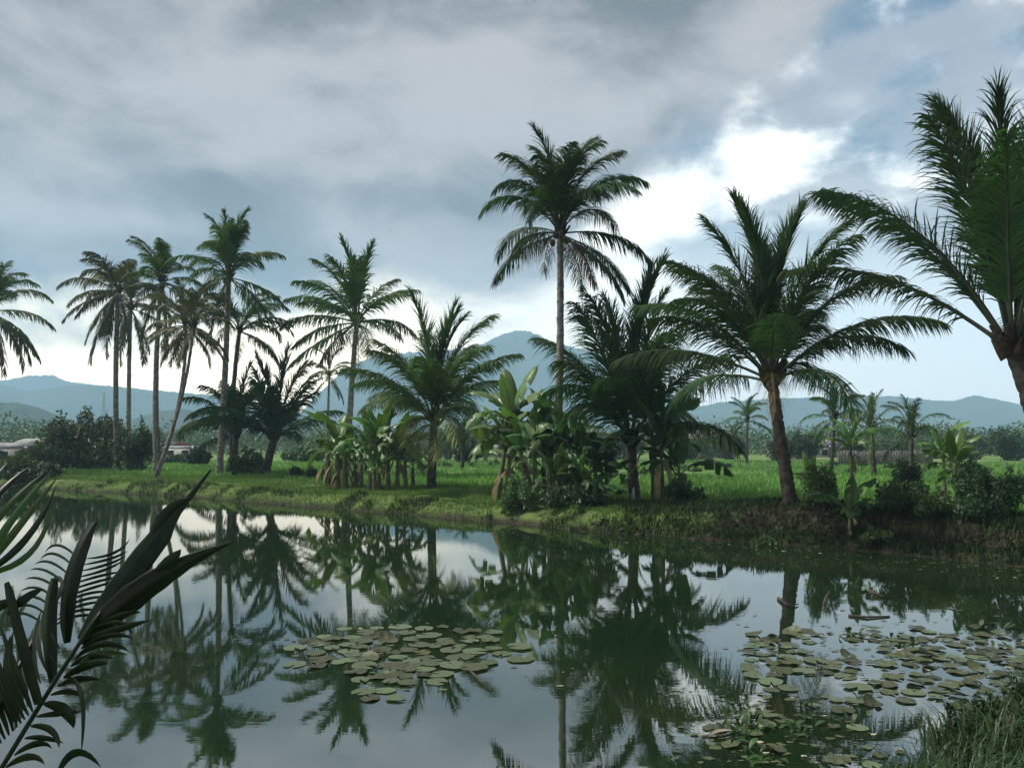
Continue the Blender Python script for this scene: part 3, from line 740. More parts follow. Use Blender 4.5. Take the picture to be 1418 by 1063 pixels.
for q_, (u, v, Y, h, L, n) in enumerate([(742, 692, 27, 1.8, 1.7, 9), (762, 695, 26, 1.5, 1.7, 9), (783, 694, 26.5, 1.9, 1.8, 10), (803, 696, 26, 1.5, 1.7, 9), (824, 696, 26.5, 1.2, 1.6, 9), (772, 698, 25.5, .8, 1.4, 8), (798, 699, 25.3, .7, 1.3, 8), (753, 689, 28.5, 2.3, 1.8, 9), (835, 694, 27, .8, 1.3, 7), (815, 700, 25, .5, 1.2, 7)]):
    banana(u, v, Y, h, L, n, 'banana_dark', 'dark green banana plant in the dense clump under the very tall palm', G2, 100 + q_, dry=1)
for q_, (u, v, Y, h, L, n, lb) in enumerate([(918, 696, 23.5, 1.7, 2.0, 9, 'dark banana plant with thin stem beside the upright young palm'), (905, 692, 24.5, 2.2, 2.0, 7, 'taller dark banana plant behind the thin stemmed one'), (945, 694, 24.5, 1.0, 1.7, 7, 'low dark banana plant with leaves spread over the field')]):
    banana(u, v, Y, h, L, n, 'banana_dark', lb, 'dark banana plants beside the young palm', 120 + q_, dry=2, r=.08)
banana(1176, 712, 21, .7, 1.15, 6, 'banana_dark', 'narrow dark banana plant with upright leaves on the mud bank', 'small banana plants on the mud bank', 130, dry=3, r=.07)
banana(1180, 680, 27, 1.9, 1.25, 6, 'banana', 'slim banana plant with tall stem behind the mud bank', 'small banana plants on the mud bank', 131, dry=2, r=.07)
banana(1120, 690, 24, .9, 1.0, 5, 'banana', 'small banana plant beside the curved palm trunk', 'small banana plants on the mud bank', 134, dry=3, r=.06)
banana(1308, 683, 33, 1.9, 1.55, 9, 'banana', 'tall stemmed banana plant with tuft of leaves pointing up', 'tall banana plants on the open field', 132, dry=0, r=.11)
banana(1328, 697, 28, 1.75, 1.45, 9, 'banana', 'tall stemmed banana plant with wide spread leaves', 'tall banana plants on the open field', 133, dry=0, r=.11)

# ------------------------------------------------------------------ shrubs and trees
def leaf_cloud(blobs, n, size, seed, m, name='foliage', flat=.35):
    """many small leaves spread through the outer part of lumpy volumes"""
    g = np.random.default_rng(seed)
    vol = np.array([b_[3] * b_[4] * b_[5] for b_ in blobs]) ** .67
    idx = g.choice(len(blobs), n, p=vol / vol.sum())
    B = np.array(blobs)[idx]
    d = nrm(g.normal(size=(n, 3)))
    rr = .55 + .5 * g.random(n) ** .6
    lump = 1 + .28 * (np.sin(d[:, 0] * 7 + idx) * np.sin(d[:, 2] * 6 + idx * 2) )
    p = B[:, :3] + d * B[:, 3:6] * (rr * lump)[:, None]
    p = p[p[:, 2] > .02]; n = len(p)
    ax = nrm(g.normal(size=(n, 3)) + d[:n] * .6 + np.array([0, 0, -.25])); up = nrm(np.cross(ax, g.normal(size=(n, 3)))); sd3 = np.cross(ax, up)
    s = size * g.uniform(.6, 1.4, n)[:, None]
    V = np.stack([p - ax * s, p + sd3 * s * flat + up * s * .12, p + ax * s, p - sd3 * s * flat + up * s * .12], 1)
    Q = np.arange(n * 4).reshape(-1, 4)
    return mesh(name, V.reshape(-1, 3), Q, m)
def shrub(label, u, v, Y, wpx, hpx, mk, n, size, seed, name='shrub', group=None, blobs=None, depth=1.0, cat='shrub'):
    g = np.random.default_rng(seed)
    if 18 < Y < 60 and name != 'weed_tuft': Yn = fixY(u, v); size *= Yn / Y; Y = Yn
    b = at(u, v, Y); b.z = gz(b.x, b.y)
    W_ = wpx * Y / 1092 / 2; H_ = hpx * Y / 1092
    root = empty(name, b, label, cat, group)
    bl = []
    nb = blobs or 9
    for q_ in range(nb):
        fx = g.uniform(-.72, .72); top_ = (1 - .55 * fx * fx)
        hz = g.uniform(.2, .78) * top_
        r_ = g.uniform(.22, .38)
        bl.append((fx * W_, g.uniform(-.5, .5) * W_ * depth, hz * H_, r_ * W_ * 1.1, r_ * W_ * depth, r_ * H_ * .85))
    for q_ in range(nb):
        fx = g.uniform(-1, 1); r_ = g.uniform(.06, .15)
        bl.append((fx * W_, g.uniform(-.6, .6) * W_ * depth, g.uniform(.55, 1.0) * H_ * (1 - .5 * fx * fx), r_ * W_, r_ * W_ * depth, r_ * H_ * 2.2))
    bb = MB()
    for q_, q in enumerate(bl):
        c = np.array(q[:3])
        bb.tube(bez((c[0] * .15, c[1] * .15, -.1), (c[0] * .4, c[1] * .4, c[2] * .6), c, 5), np.linspace(.035, .012, 5) * max(1, H_ / 2), 5)
    link('stem', bb.build('stem', M['twig']), root)
    link('foliage', leaf_cloud(bl, n, size, seed, M[mk]), root)
    return root
shrub('big dark bushy tree among the tall palm trunks', 122, 650, 52, 125, 74, 'bush', 9000, .15, 1, 'bush', blobs=22, cat='bush')
shrub('mid green bush at the foot of the olive palms', 195, 652, 51, 60, 60, 'bush', 3500, .13, 2, 'bush', cat='bush')
shrub('light green bush between the houses and the dark bushy tree', 62, 655, 58, 70, 42, 'bush', 3000, .15, 3, 'bush', cat='bush')
shrub('low hedge like bush at the pond corner', 20, 662, 52, 110, 36, 'bush', 4000, .15, 4, 'bush', cat='bush')
shrub('low leafy shrub at the feet of the dark palms', 346, 660, 40, 50, 34, 'bush', 2600, .10, 5, group='shrubs on the dyke')
shrub('small dark tuft shrub near the three stout banana plants', 410, 662, 40, 18, 16, 'bush_dark', 600, .09, 6, group='shrubs on the dyke')
shrub('small round shrub near the stout low palm', 430, 664, 39, 16, 18, 'bush_dark', 600, .09, 7, group='shrubs on the dyke')
shrub('grey green weedy shrub at the foot of the pale banana plants', 722, 700, 26, 60, 46, 'bush_light', 2600, .07, 8, group='shrubs on the dyke')
shrub('dark shrub under the dense banana clump', 800, 702, 25, 90, 30, 'bush_dark', 3600, .07, 9, group='shrubs on the dyke')
shrub('tangled shrub below the dark banana plants', 945, 700, 23, 60, 34, 'bush_dark', 2600, .06, 10, group='shrubs on the dyke')
shrub('thin grey green shrub with upright twigs right beside the curved palm trunk', 1136, 706, 21.5, 48, 74, 'bush_light', 2600, .045, 11, group='shrubs on the mud bank')
shrub('dark clump of weeds hanging over the bank edge', 1040, 738, 19.4, 62, 40, 'bush_dark', 3400, .05, 12, group='shrubs on the mud bank')
shrub('rounded dark shrub below the creeper covered palm', 1250, 712, 22, 74, 50, 'bush_dark', 4200, .05, 13, group='shrubs on the mud bank')
shrub('mid green shrub in front of the open field', 1296, 716, 21.5, 60, 34, 'bush', 2400, .05, 14, group='shrubs on the mud bank')
shrub('large dark shrub below the leaning palm', 1368, 718, 20.5, 110, 72, 'bush_dark', 7000, .055, 15, group='shrubs on the mud bank')
shrub('light green bush rising behind the large dark shrub', 1360, 690, 27, 60, 46, 'bush_light', 2400, .07, 16, group='shrubs on the mud bank')
shrub('creeper mound climbing the foot of the dark field palm', 1256, 668, 46, 40, 42, 'bush_dark', 2400, .10, 17)
shrub('low weeds beside the narrow banana plant', 1208, 716, 20.8, 46, 24, 'bush', 1600, .05, 18, group='shrubs on the mud bank')
shrub('low weeds beyond the curved palm trunk', 1064, 712, 21.5, 44, 26, 'bush', 1600, .05, 19, group='shrubs on the mud bank')
for q_ in range(34):
    u = 960 + 14.5 * q_ + random.uniform(-10, 10)
    v = 736 + (u - 1000) * .06 + random.uniform(-12, 10)
    shrub('leafy weed hanging over the edge of the dark mud bank', u, v, fixY(u, v), random.uniform(18, 40), random.uniform(12, 28), random.choice(['bush', 'bush_dark', 'bush_dark']), 700, .045, 900 + q_, 'bank_weed', 'weeds along the edge of the mud bank', 5, cat='weed')
for q_ in range(46):
    u = random.uniform(560, 1400); Y = random.uniform(30, 78)
    b = at(u, 640, Y)
    v = 615 + (CAMZ - .48) * 1092 / Y
    shrub('small dark tuft of weeds scattered in the green field', u, v, Y, random.uniform(12, 26), random.uniform(6, 13), random.choice(['bush', 'bush_dark']), 350, .10, 300 + q_, 'weed_tuft', 'weed tufts in the green field', 4, cat='weed')
TREES = ['leafy tree in front of the pointed grey house', 'dark tree between the pointed grey house and the small hazy palm', 'leafy tree behind the curved palm trunk', 'dark leafy tree beside the white field shed', 'dark tree at the near end of the board fence', 'broad tree rising over the board fence',
         'low broad tree past the far end of the board fence', 'broad tree behind the tall stemmed banana plants', 'dark tree beyond the leaning palm', 'dark tree behind the thin young palm', 'tall leafy tree behind the pale fronded palm', 'wide dark tree over the long low shed', 'dark tree behind the leafy banana clump', 'low wide tree behind the stout low palm', 'very low spreading tree near the white huts', 'wide dark tree behind the upright young palm',
         'dark tree over the half hidden grey house', 'leafy tree over the grey walled house', 'small dark round tree near the tallest dyke palm']
# broad trees standing about the village, each one its own
for q_, (u, v, Y, wp, hp, mk) in enumerate([(960, 640, 105, 70, 34, 'bush'), (1010, 641, 112, 48, 38, 'bush_dark'), (1080, 641, 98, 40, 36, 'bush'), (1120, 642, 110, 50, 40, 'bush_dark'), (1180, 640, 120, 46, 34, 'bush_dark'), (1240, 640, 125, 60, 30, 'bush'),
        (1300, 640, 118, 60, 28, 'bush'), (1350, 640, 112, 62, 38, 'bush'), (1395, 641, 105, 56, 46, 'bush_dark'), (650, 642, 92, 60, 30, 'bush_dark'), (620, 641, 110, 44, 44, 'bush'), (720, 640, 120, 70, 34, 'bush_dark'), (560, 643, 100, 60, 36, 'bush_dark'), (420, 645, 95, 60, 20, 'bush'), (250, 646, 88, 50, 12, 'bush'), (860, 640, 110, 80, 36, 'bush_dark'),
        (30, 648, 95, 60, 24, 'bush_dark'), (85, 648, 100, 50, 22, 'bush'), (275, 643, 80, 28, 22, 'bush_dark')]):
    shrub(TREES[q_], u, v, Y, wp, hp, mk, 2600, .22, 400 + q_, 'tree', 'trees at the far edge of the field', 11, cat='tree')

# far wood and hedges: one mass behind the village
V = []; g = np.random.default_rng(5)
nb = 900
bl = []
for q_ in range(nb):
    a_ = R(g.uniform(-42, 42)); r_ = g.uniform(165, 450)
    x_, y_ = math.sin(a_) * r_, math.cos(a_) * r_
    hh = g.uniform(3.0, 8.5); bl.append((x_, y_, hh * .5, hh * .8, hh * .8, hh * .55))
me = leaf_cloud(bl, 190000, .42, 6, M['bush'], 'treeline')
put(link('treeline', me), 'hazy belt of trees and hedges behind the village', 'treeline', kind='stuff')

# ------------------------------------------------------------------ village
def house(label, u, v, Y, wm, dm, hw, roofh, wallm, roofm, rz=0.0, hip=False, nwin=2, name='house'):
    b = at(u, v, Y); b.z = gz(b.x, b.y)
    root = empty(name, b, label, 'house', 'houses of the far village', rz)
    bb = MB(); bb.box((0, 0, hw / 2 - .2), (wm, dm, hw + .4)); link('wall', bb.build('wall', M[wallm]), root)
    o = .45; x_, y_ = wm / 2 + o, dm / 2 + o; zt = hw + .02; rx = (wm / 2 + o) if not hip else max(.1, wm / 2 - dm / 2)
    Vv = [(-x_, -y_, zt), (x_, -y_, zt), (x_, y_, zt), (-x_, y_, zt), (-rx, 0, zt + roofh), (rx, 0, zt + roofh)]
    bb = MB(); bb.add(Vv, [(0, 1, 5, 4), (2, 3, 4, 5), (3, 2, 1, 0)], [(1, 2, 5), (3, 0, 4)]); link('roof', bb.build('roof', M[roofm]), root)
    for q_ in range(nwin):
        bb = MB(); bb.box((0, 0, 0), (.9, .06, .9)); link('window', bb.build('window', M['dark']), root, (-wm / 2 + wm * (q_ + .5) / (nwin + .5), -dm / 2 - .02, hw * .55))
    bb = MB(); bb.box((0, 0, 0), (.9, .06, 1.9)); link('door', bb.build('door', M['dark']), root, (wm / 2 - .9, -dm / 2 - .02, .95))
    return root
house('white house with tin roof between the dyke palm trunks', 197, 637, 118, 7.5, 5, 1.9, .6, 'wall_white', 'roof_tin', .1)
house('low white house with reddish roof beside the leaning trunks', 232, 637, 122, 4.5, 4, 1.7, .8, 'wall_white', 'roof_red', -.15)
house('small white hut with flat pale roof beyond the dyke', 258, 640, 112, 5, 4, 1.5, .4, 'wall_white', 'roof_tin', .05)
house('grey house half hidden behind the pond corner bush', 28, 648, 90, 4, 4, 1.6, .7, 'wall_grey', 'roof_tin', .3)
house('grey walled house above the low hedge', 62, 646, 96, 5.5, 4, 2.0, .8, 'wall_grey', 'roof_tin', -.2)
house('small pale shed near the dark bushy tree', 74, 655, 76, 2.6, 2.4, 2.2, .5, 'wall_white', 'roof_tin', .1)
house('pale hut seen below the pale fronded palm', 566, 630, 150, 9, 6, 3.0, 1.5, 'wall_white', 'roof_tin', .2)
house('long low white shed behind the thin young palm', 703, 634, 128, 11, 5, 1.5, .5, 'wall_white', 'roof_tin', 0)
house('grey house with pointed roof beyond the dark banana plants', 978, 634, 125, 5.5, 5, 2.2, 2.2, 'wall_grey', 'roof_tin', .25)
house('white shed with dark tin roof beside the field fence', 1135, 634, 130, 5, 4, 1.5, 1.3, 'wall_white', 'roof_tin', -.2)
house('white cottage at the foot of the curved palm', 1088, 636, 118, 4, 4, 1.9, 1.0, 'wall_white', 'roof_tin', .3)
house('pale hut by the upright young palm', 822, 634, 125, 6, 5, 2.6, 1.0, 'wall_white', 'roof_tin', 0)
# fence of weathered boards
fb = at(1160, 640, 82); fb.z = gz(fb.x, fb.y); fe = at(1292, 640, 86); fe.z = gz(fe.x, fe.y)
root = empty('board_fence', fb, 'grey board fence along the far side of the field', 'fence')
dv = fe - fb; nbd = 34; fr = math.atan2(dv.y, dv.x)
bm_ = MB(); bm_.box((0, 0, .75), (dv.length / nbd * .86, .04, 1.6)); bme = bm_.build('board', M['wood'])
for q_ in range(nbd):
    link('board', bme, root, dv * ((q_ + .5) / nbd) + Vector((0, 0, random.uniform(-.12, .08))), (0, random.uniform(-.02, .02), fr))
bm_ = MB(); bm_.box((dv.length / 2, .06, 1.1), (dv.length, .05, .1)); link('rail', bm_.build('rail', M['wood']), root, rot=(0, 0, fr))
# lattice tower on the hill
tb_ = at(142, 600, 820); tb_.z = 0.3
root = empty('power_pylon', tb_, 'thin lattice power pylon below the long blue ridge', 'pylon')
top = at(142, 543, 820).z - .3
for sx in (-1, 1):
    for sy in (-1, 1):
        bb = MB(); bb.tube([(sx * 3.2, sy * 3.2, -.3), (sx * .9, sy * .9, top * .72), (sx * .35, sy * .35, top)], .22, 4); link('leg', bb.build('leg', M['steel']), root)
for q_ in range(9):
    z0, z1 = top * q_ / 9, top * (q_ + 1) / 9
    hw_ = lambda z: np.interp(z, [0, top * .72, top], [3.2, .9, .35])
    bb = MB()
    for sy in (-1, 1):
        bb.tube([(-hw_(z0), sy * hw_(z0), z0), (hw_(z1), sy * hw_(z1), z1)], .12, 4); bb.tube([(hw_(z0), sy * hw_(z0), z0), (-hw_(z1), sy * hw_(z1), z1)], .12, 4)
    link('brace', bb.build('brace', M['steel']), root)
for z_ in (.74, .85, .95):
    bb = MB(); bb.tube([(-4.2, 0, top * z_), (0, 0, top * z_ + .8), (4.2, 0, top * z_)], .16, 4); link('cross_arm', bb.build('cross_arm', M['steel']), root)
# pale marker at the foot of the young palm
mp = at(877, 693, 28.9); mp.z = gz(mp.x, mp.y)
bb = MB(); bb.tube([(0, 0, -.1), (0, 0, .25), (.01, 0, .42), (.02, 0, .5)], [.07, .07, .05, .02], 8)
put(link('marker_post', bb.build('marker_post', M['wall_white'], True), None, mp), 'short white post at the foot of the upright young palm', 'post')

# ------------------------------------------------------------------ grass
def blades(P, h, wd, seed, m, name, bend=.45):
    g = np.random.default_rng(seed); n = len(P)
    a_ = g.uniform(0, 6.283, n); d = np.stack([np.cos(a_), np.sin(a_), 0 * a_], 1); s = np.stack([-np.sin(a_), np.cos(a_), 0 * a_], 1)
    hh = (h * g.uniform(.5, 1.3, n))[:, None]; w_ = (wd * g.uniform(.7, 1.3, n))[:, None]; bd = (bend * g.uniform(.2, 1.4, n))[:, None]
    z = np.array([0, 0, 1.])
    V = np.stack([P - s * w_ * .5, P + s * w_ * .5, P + z * hh * .6 + d * hh * bd * .35 + s * w_ * .4, P + z * hh * .6 + d * hh * bd * .35 - s * w_ * .4, P + z * hh * (1 - .3 * bd) + d * hh * bd], 1)
    q0 = np.arange(n)[:, None] * 5
    return mesh(name, V.reshape(-1, 3), [q0 + np.array([[0, 1, 2, 3]]), q0 + np.array([[3, 2, 4]])], m)
def scatter(n, amin, amax, rmin, rmax, seed, keep, pw=1.0):
    g = np.random.default_rng(seed)
    a_ = np.radians(g.uniform(amin, amax, n)); r_ = rmin + (rmax - rmin) * g.random(n) ** pw
    x_, y_ = np.sin(a_) * r_, np.cos(a_) * r_
    hgt, mu, fi, s = terrain(x_, y_)
    k_ = keep(x_, y_, mu, fi, s, g)
    return np.stack([x_, y_, hgt - .01], 1)[k_]
Pg = scatter(420000, -38, 36, 16, 64, 1, lambda x, y, mu, fi, s, g: (s > .02) & (s < 10.5) & (g.random(len(s)) < 1.0 - .92 * sstep(x / y, .16, .30)) & (fbm(x * .7, y * .7, 4, 3) > .30))
put(link('grass', blades(Pg, .15, .020, 2, M['grass'], 'grass')), 'short grass covering the dyke', 'grass', kind='stuff')
Pg = scatter(150000, -37, 36, 22, 105, 3, lambda x, y, mu, fi, s, g: (fi > .3) & (fbm(x * .25, y * .25, 8, 4) > .36), 1.15)
put(link('field_grass', blades(Pg, .30, .045, 4, M['rice'], 'field_grass', .5)), 'lush bright green growth of the open field', 'grass', kind='stuff')
Pg = scatter(420000, -36, 36, 16, 52, 5, lambda x, y, mu, fi, s, g: (s > .02) & (s < np.where(x / y > .14, 4.2, 1.2)) & (fbm(x * .9, y * .9, 12, 3) > np.where(x / y > .14, .22, .56)))
put(link('dark_weeds', blades(Pg, .24, .022, 6, M['weed_dark'], 'dark_weeds', .8)), 'dark straggling weeds over the bank edge', 'weeds', kind='stuff')
# mud clods along the bank
g = np.random.default_rng(44); bb = MB()
Pc = scatter(9000, -30, 36, 16, 44, 9, lambda x, y, mu, fi, s, g: (s > .02) & (s < 1.6) & (g.random(len(s)) < .10 + .5 * (x > 2)))
Vi, Fi = ico(1, 3, 1)
for p in Pc[:1500]:
    s = g.uniform(.02, .10); sq = np.array([g.uniform(.8, 2.2), g.uniform(.8, 1.6), g.uniform(.4, .8)])
    bb.add(Vi * s * sq * (1 + g.normal(0, .3, (len(Vi), 1))) + p, T=Fi)
put(link('mud_clods', bb.build('mud_clods', M['mud'])), 'wet brown mud clods along the waterline', 'mud', kind='stuff')
# tall grass of the near bank
Pn = scatter(40000, 18, 60, 4.8, 12, 11, lambda x, y, mu, fi, s, g: (s > -.12) & (s < 2.5) & (x > 1.8))
put(link('bank_grass', blades(Pn[::2], .36, .016, 12, M['near_grass'], 'bank_grass', .75)), 'long dark grass on the near corner of the pond', 'grass', kind='stuff')
for q_, (u, v) in enumerate([(1330, 1030), (1365, 1010), (1395, 1040), (1410, 985)]):
    p = on(u, v, .1); Y = p.y
    shrub('dark leafy weed among the long grass of the near pond corner', u, v, Y, 60, 50, 'bush_dark', 500, .035, 700 + q_, 'weed', 'leafy weeds in the near grass', 5, cat='weed')

# ------------------------------------------------------------------ lily pads and floating plants
def pad_mesh(seed, curl):
    g = np.random.default_rng(seed); n = 28
    nt_ = g.uniform(7, 17); th = np.linspace(R(nt_), R(360 - nt_), n); ph = g.uniform(0, 6.28, 3)
    wav = 1 + .06 * np.sin(2 * th + ph[0]) + .04 * np.sin(5 * th + ph[1]) + .03 * np.sin(11 * th + ph[2])
    V = [(0, 0, .004)]; 
    for rr, z in ((.5, .004), (.88, .006), (1.0, .008)):
        zz = z + (curl * np.clip(np.sin(th + ph[2]), 0, 1) ** 2 * (rr ** 3) if curl else 0) + (.004 + (.05 if curl else 0)) * rr * np.sin(4 * th + ph[1])
        V += [(math.cos(a) * rr * w_, math.sin(a) * rr * w_, z_) for a, w_, z_ in zip(th, wav, np.broadcast_to(zz, th.shape))]
    T = [(0, 1 + q, 2 + q) for q in range(n - 1)]; Qd = []
    for r in range(2):
        for q in range(n - 1): Qd.append((1 + r * n + q, 1 + (r + 1) * n + q, 2 + (r + 1) * n + q, 2 + r * n + q))
    b = MB(); b.add(V, Qd, T); return b
PADS = [pad_mesh(q_, 0).build('lily_pad', M['pad'], True) for q_ in range(5)]
PADC = [pad_mesh(20 + q_, .35 + .15 * q_).build('lily_pad', M['pad_old'], True) for q_ in range(3)]
PADO = [pad_mesh(30 + q_, .06).build('lily_pad', M['pad_old'], True) for q_ in range(3)]
def pads(n, inside, bounds, r, label, labelc, grp, seed, curl, old, gap=.8):
    g = np.random.default_rng(seed); placed = []; tries = 0
    while len(placed) < n and tries < 40000:
        tries += 1
        u, v = g.uniform(*bounds[0]), g.uniform(*bounds[1])
        if not inside(u, v, g): continue
        p = on(u, v, 0); rad_ = r * g.uniform(.6, 1.2)
        if any((p.x - a) ** 2 + (p.y - b) ** 2 < (gap * (rad_ + c)) ** 2 for a, b, c in placed): continue
        placed.append((p.x, p.y, rad_))
        z = .006 + .0023 * (len(placed) % 9)
        f = g.random()
        ms, lb, gr = (PADC, labelc, 'curled pads, ' + grp) if f < curl else ((PADO, label.replace('pale round', 'brownish ragged').replace('dull', 'brownish ragged').replace('small dark', 'small ragged'), 'ragged ' + grp) if f < curl + old else (PADS, label, grp))
        o = link('lily_pad', ms[int(g.integers(0, len(ms)))], None, (p.x, p.y, z), (g.normal(0, .015), g.normal(0, .015), g.uniform(0, 6.28)), (rad_,) * 3)
        put(o, lb, 'lily pad', gr)
def in1(u, v, g):
    a = ((u - 555) / 150) ** 2 + ((v - 905) / 36) ** 2 < 1 + .25 * g.normal()
    b = 500 < u < 565 and 930 < v < 968
    return a or b
def in2(u, v, g):
    c = 905 + (u - 1060) * .075
    hw = 32 + (u - 1050) * .045
    return abs(v - c) < hw * (.9 + .3 * g.normal()) and fbm(np.array([u * .02]), np.array([v * .05]), 3, 3)[0] > .36
pads(80, in1, ((400, 730), (862, 970)), .145, 'pale round lily pad in the compact patch off the dyke', 'curled dark lily pad standing up in the compact patch off the dyke', 'lily pads in the compact patch', 3, .05, .22)
pads(135, in2, ((1035, 1440), (835, 985)), .125, 'dull lily pad in the loose patch off the mud bank', 'curled dark lily pad standing up in the loose patch off the mud bank', 'lily pads in the loose patch', 4, .10, .45)
pads(18, lambda u, v, g: True, ((930, 1220), (965, 1062)), .10, 'small dark lily pad among the green water weeds', 'curled dark lily pad among the green water weeds', 'lily pads among the water weeds', 6, .2, .6)
# floating twigs
def twig(label, pts_, r, group='floating twigs', m='twig'):
    P = np.array([on(u, v, z) for u, v, z in pts_]); o = P[0].copy()
    bb = MB(); bb.tube(P - o, np.linspace(r, r * .4, len(P)), 6)
    put(link('twig', bb.build('twig', M[m], True), None, o), label, 'twig', group)
twig('dark bent twig floating beyond the loose lily patch', [(1078, 828, .02), (1092, 838, .05), (1105, 836, .02)], .03)
twig('short dark stick poking out of the water', [(1140, 838, -.02), (1144, 826, .1), (1149, 818, .16)], .025)
twig('long thin branch lying on the water by the loose lily patch', [(1175, 852, .01), (1200, 854, .02), (1232, 853, .01)], .025)
twig('thin branch floating near the mud bank', [(1205, 818, .01), (1222, 825, .03), (1252, 825, .01)], .03)
twig('pale stick floating among the water weeds', [(972, 1018, .01), (1000, 1014, .02), (1040, 1002, .015)], .012, m='dry_leaf')
twig('thin stem slanting out of the water beside the compact lily patch', [(652, 929, .02), (666, 942, .03), (680, 956, .01)], .012)
# bits of leaf and scum on the surface
g = np.random.default_rng(91); bb = MB()
spots = [on(g.normal(1210, 110), g.normal(905, 30)) for _ in range(260)] + [on(g.normal(560, 90), g.normal(905, 24)) for _ in range(120)] + [on(g.uniform(930, 1250), g.uniform(955, 1060)) for _ in range(160)]
for _ in range(420):
    u = g.uniform(-60, 1418); v = float(np.interp(u, [p_[0] for p_ in far_px], [p_[1] for p_ in far_px])) + abs(g.normal(0, 9)) + 3
    spots.append(on(u, v))
for p in spots:
    r_ = g.uniform(.015, .055); a_ = g.uniform(0, 6.28); n_ = 6
    th = a_ + np.linspace(0, 6.283, n_, endpoint=False); el_ = g.uniform(.35, .9)
    rr = r_ * g.uniform(.6, 1.3, n_)
    V = np.stack([np.cos(th) * rr, np.sin(th) * rr * el_, np.full(n_, .004) + g.uniform(0, .012, n_)], 1) + np.array([p.x, p.y, 0])
    V = np.vstack([V, [[p.x, p.y, .010]]])
    bb.add(V, T=[(q_, (q_ + 1) % n_, n_) for q_ in range(n_)], mi=int(g.random() < .05))
put(link('floating_debris', bb.build('floating_debris', [M['pad_old'], M['dry_leaf']])), 'small bits of leaf and scum floating on the pond', 'debris', kind='stuff')
# water weeds with small upright leaves
def weed(u, v, n, L, label, grp, seed, m='fore_light'):
    g = np.random.default_rng(seed); p = on(u, v, 0)
    root = empty('water_weed', (p.x, p.y, 0), label, 'water weed', grp)
    for q_ in range(n):
        a_ = g.uniform(0, 6.28); e_ = R(g.uniform(5, 60)); l_ = L * g.uniform(.6, 1.3)
        d = np.array([math.cos(a_) * math.cos(e_), math.sin(a_) * math.cos(e_), math.sin(e_)]); s = np.array([-math.sin(a_), math.cos(a_), 0])
        o = np.array([g.normal(0, L * .55), g.normal(0, L * .55), .0])
        b0 = bez(o, o + d * l_ * .6 + np.array([0, 0, .04]), o + d * l_ + np.array([0, 0, -.02]), 6)
        wv_ = np.array([.1, .7, 1, .85, .5, .05]) * l_ * .2
        V = np.stack([b0 - s * wv_[:, None], b0 - np.array([0, 0, .15]) * wv_[:, None], b0 + s * wv_[:, None]], 1).reshape(-1, 3)
        Qs = [(3 * r + c, 3 * r + c + 1, 3 * r + 4 + c, 3 * r + 3 + c) for r in range(5) for c in range(2)]
        link('leaf', mesh('leaf', V, np.array(Qs), M[m], smooth=True), root)
g = np.random.default_rng(8)
for q_ in range(7):
    weed(g.uniform(1010, 1110), g.uniform(980, 1055), 8, .12, 'low bright green water weed with small pointed leaves', 'green water weeds', 800 + q_)
for q_ in range(9):
    weed(g.uniform(930, 1230), g.uniform(955, 1055), 6, .11, 'dull dark water weed floating among the pads', 'dark water weeds', 830 + q_, 'bush_dark')
for q_ in range(7):
    weed(g.uniform(1150, 1390), g.uniform(865, 905), 6, .13, 'dark sprig of weed standing in the loose lily patch', 'weed sprigs in the loose lily patch', 850 + q_, 'bush_dark')
# fallen dry leaf
p = on(1000, 1016, .012)
b0 = bez((-.14, 0, 0), (0, .02, .05), (.16, 0, .0), 7); wv_ = np.array([.05, .6, 1, 1, .8, .5, .05]) * .03
V = np.stack([b0 + np.array([0, -1, .3]) * wv_[:, None], b0, b0 + np.array([0, 1, .3]) * wv_[:, None]], 1).reshape(-1, 3)
put(link('fallen_leaf', mesh('fallen_leaf', V, np.array([(3 * r + c, 3 * r + c + 1, 3 * r + 4 + c, 3 * r + 3 + c) for r in range(6) for c in range(2)]), M['dry_leaf'], smooth=True), None, p, (0, 0, .35)), 'pale dry leaf floating among the water weeds', 'leaf')

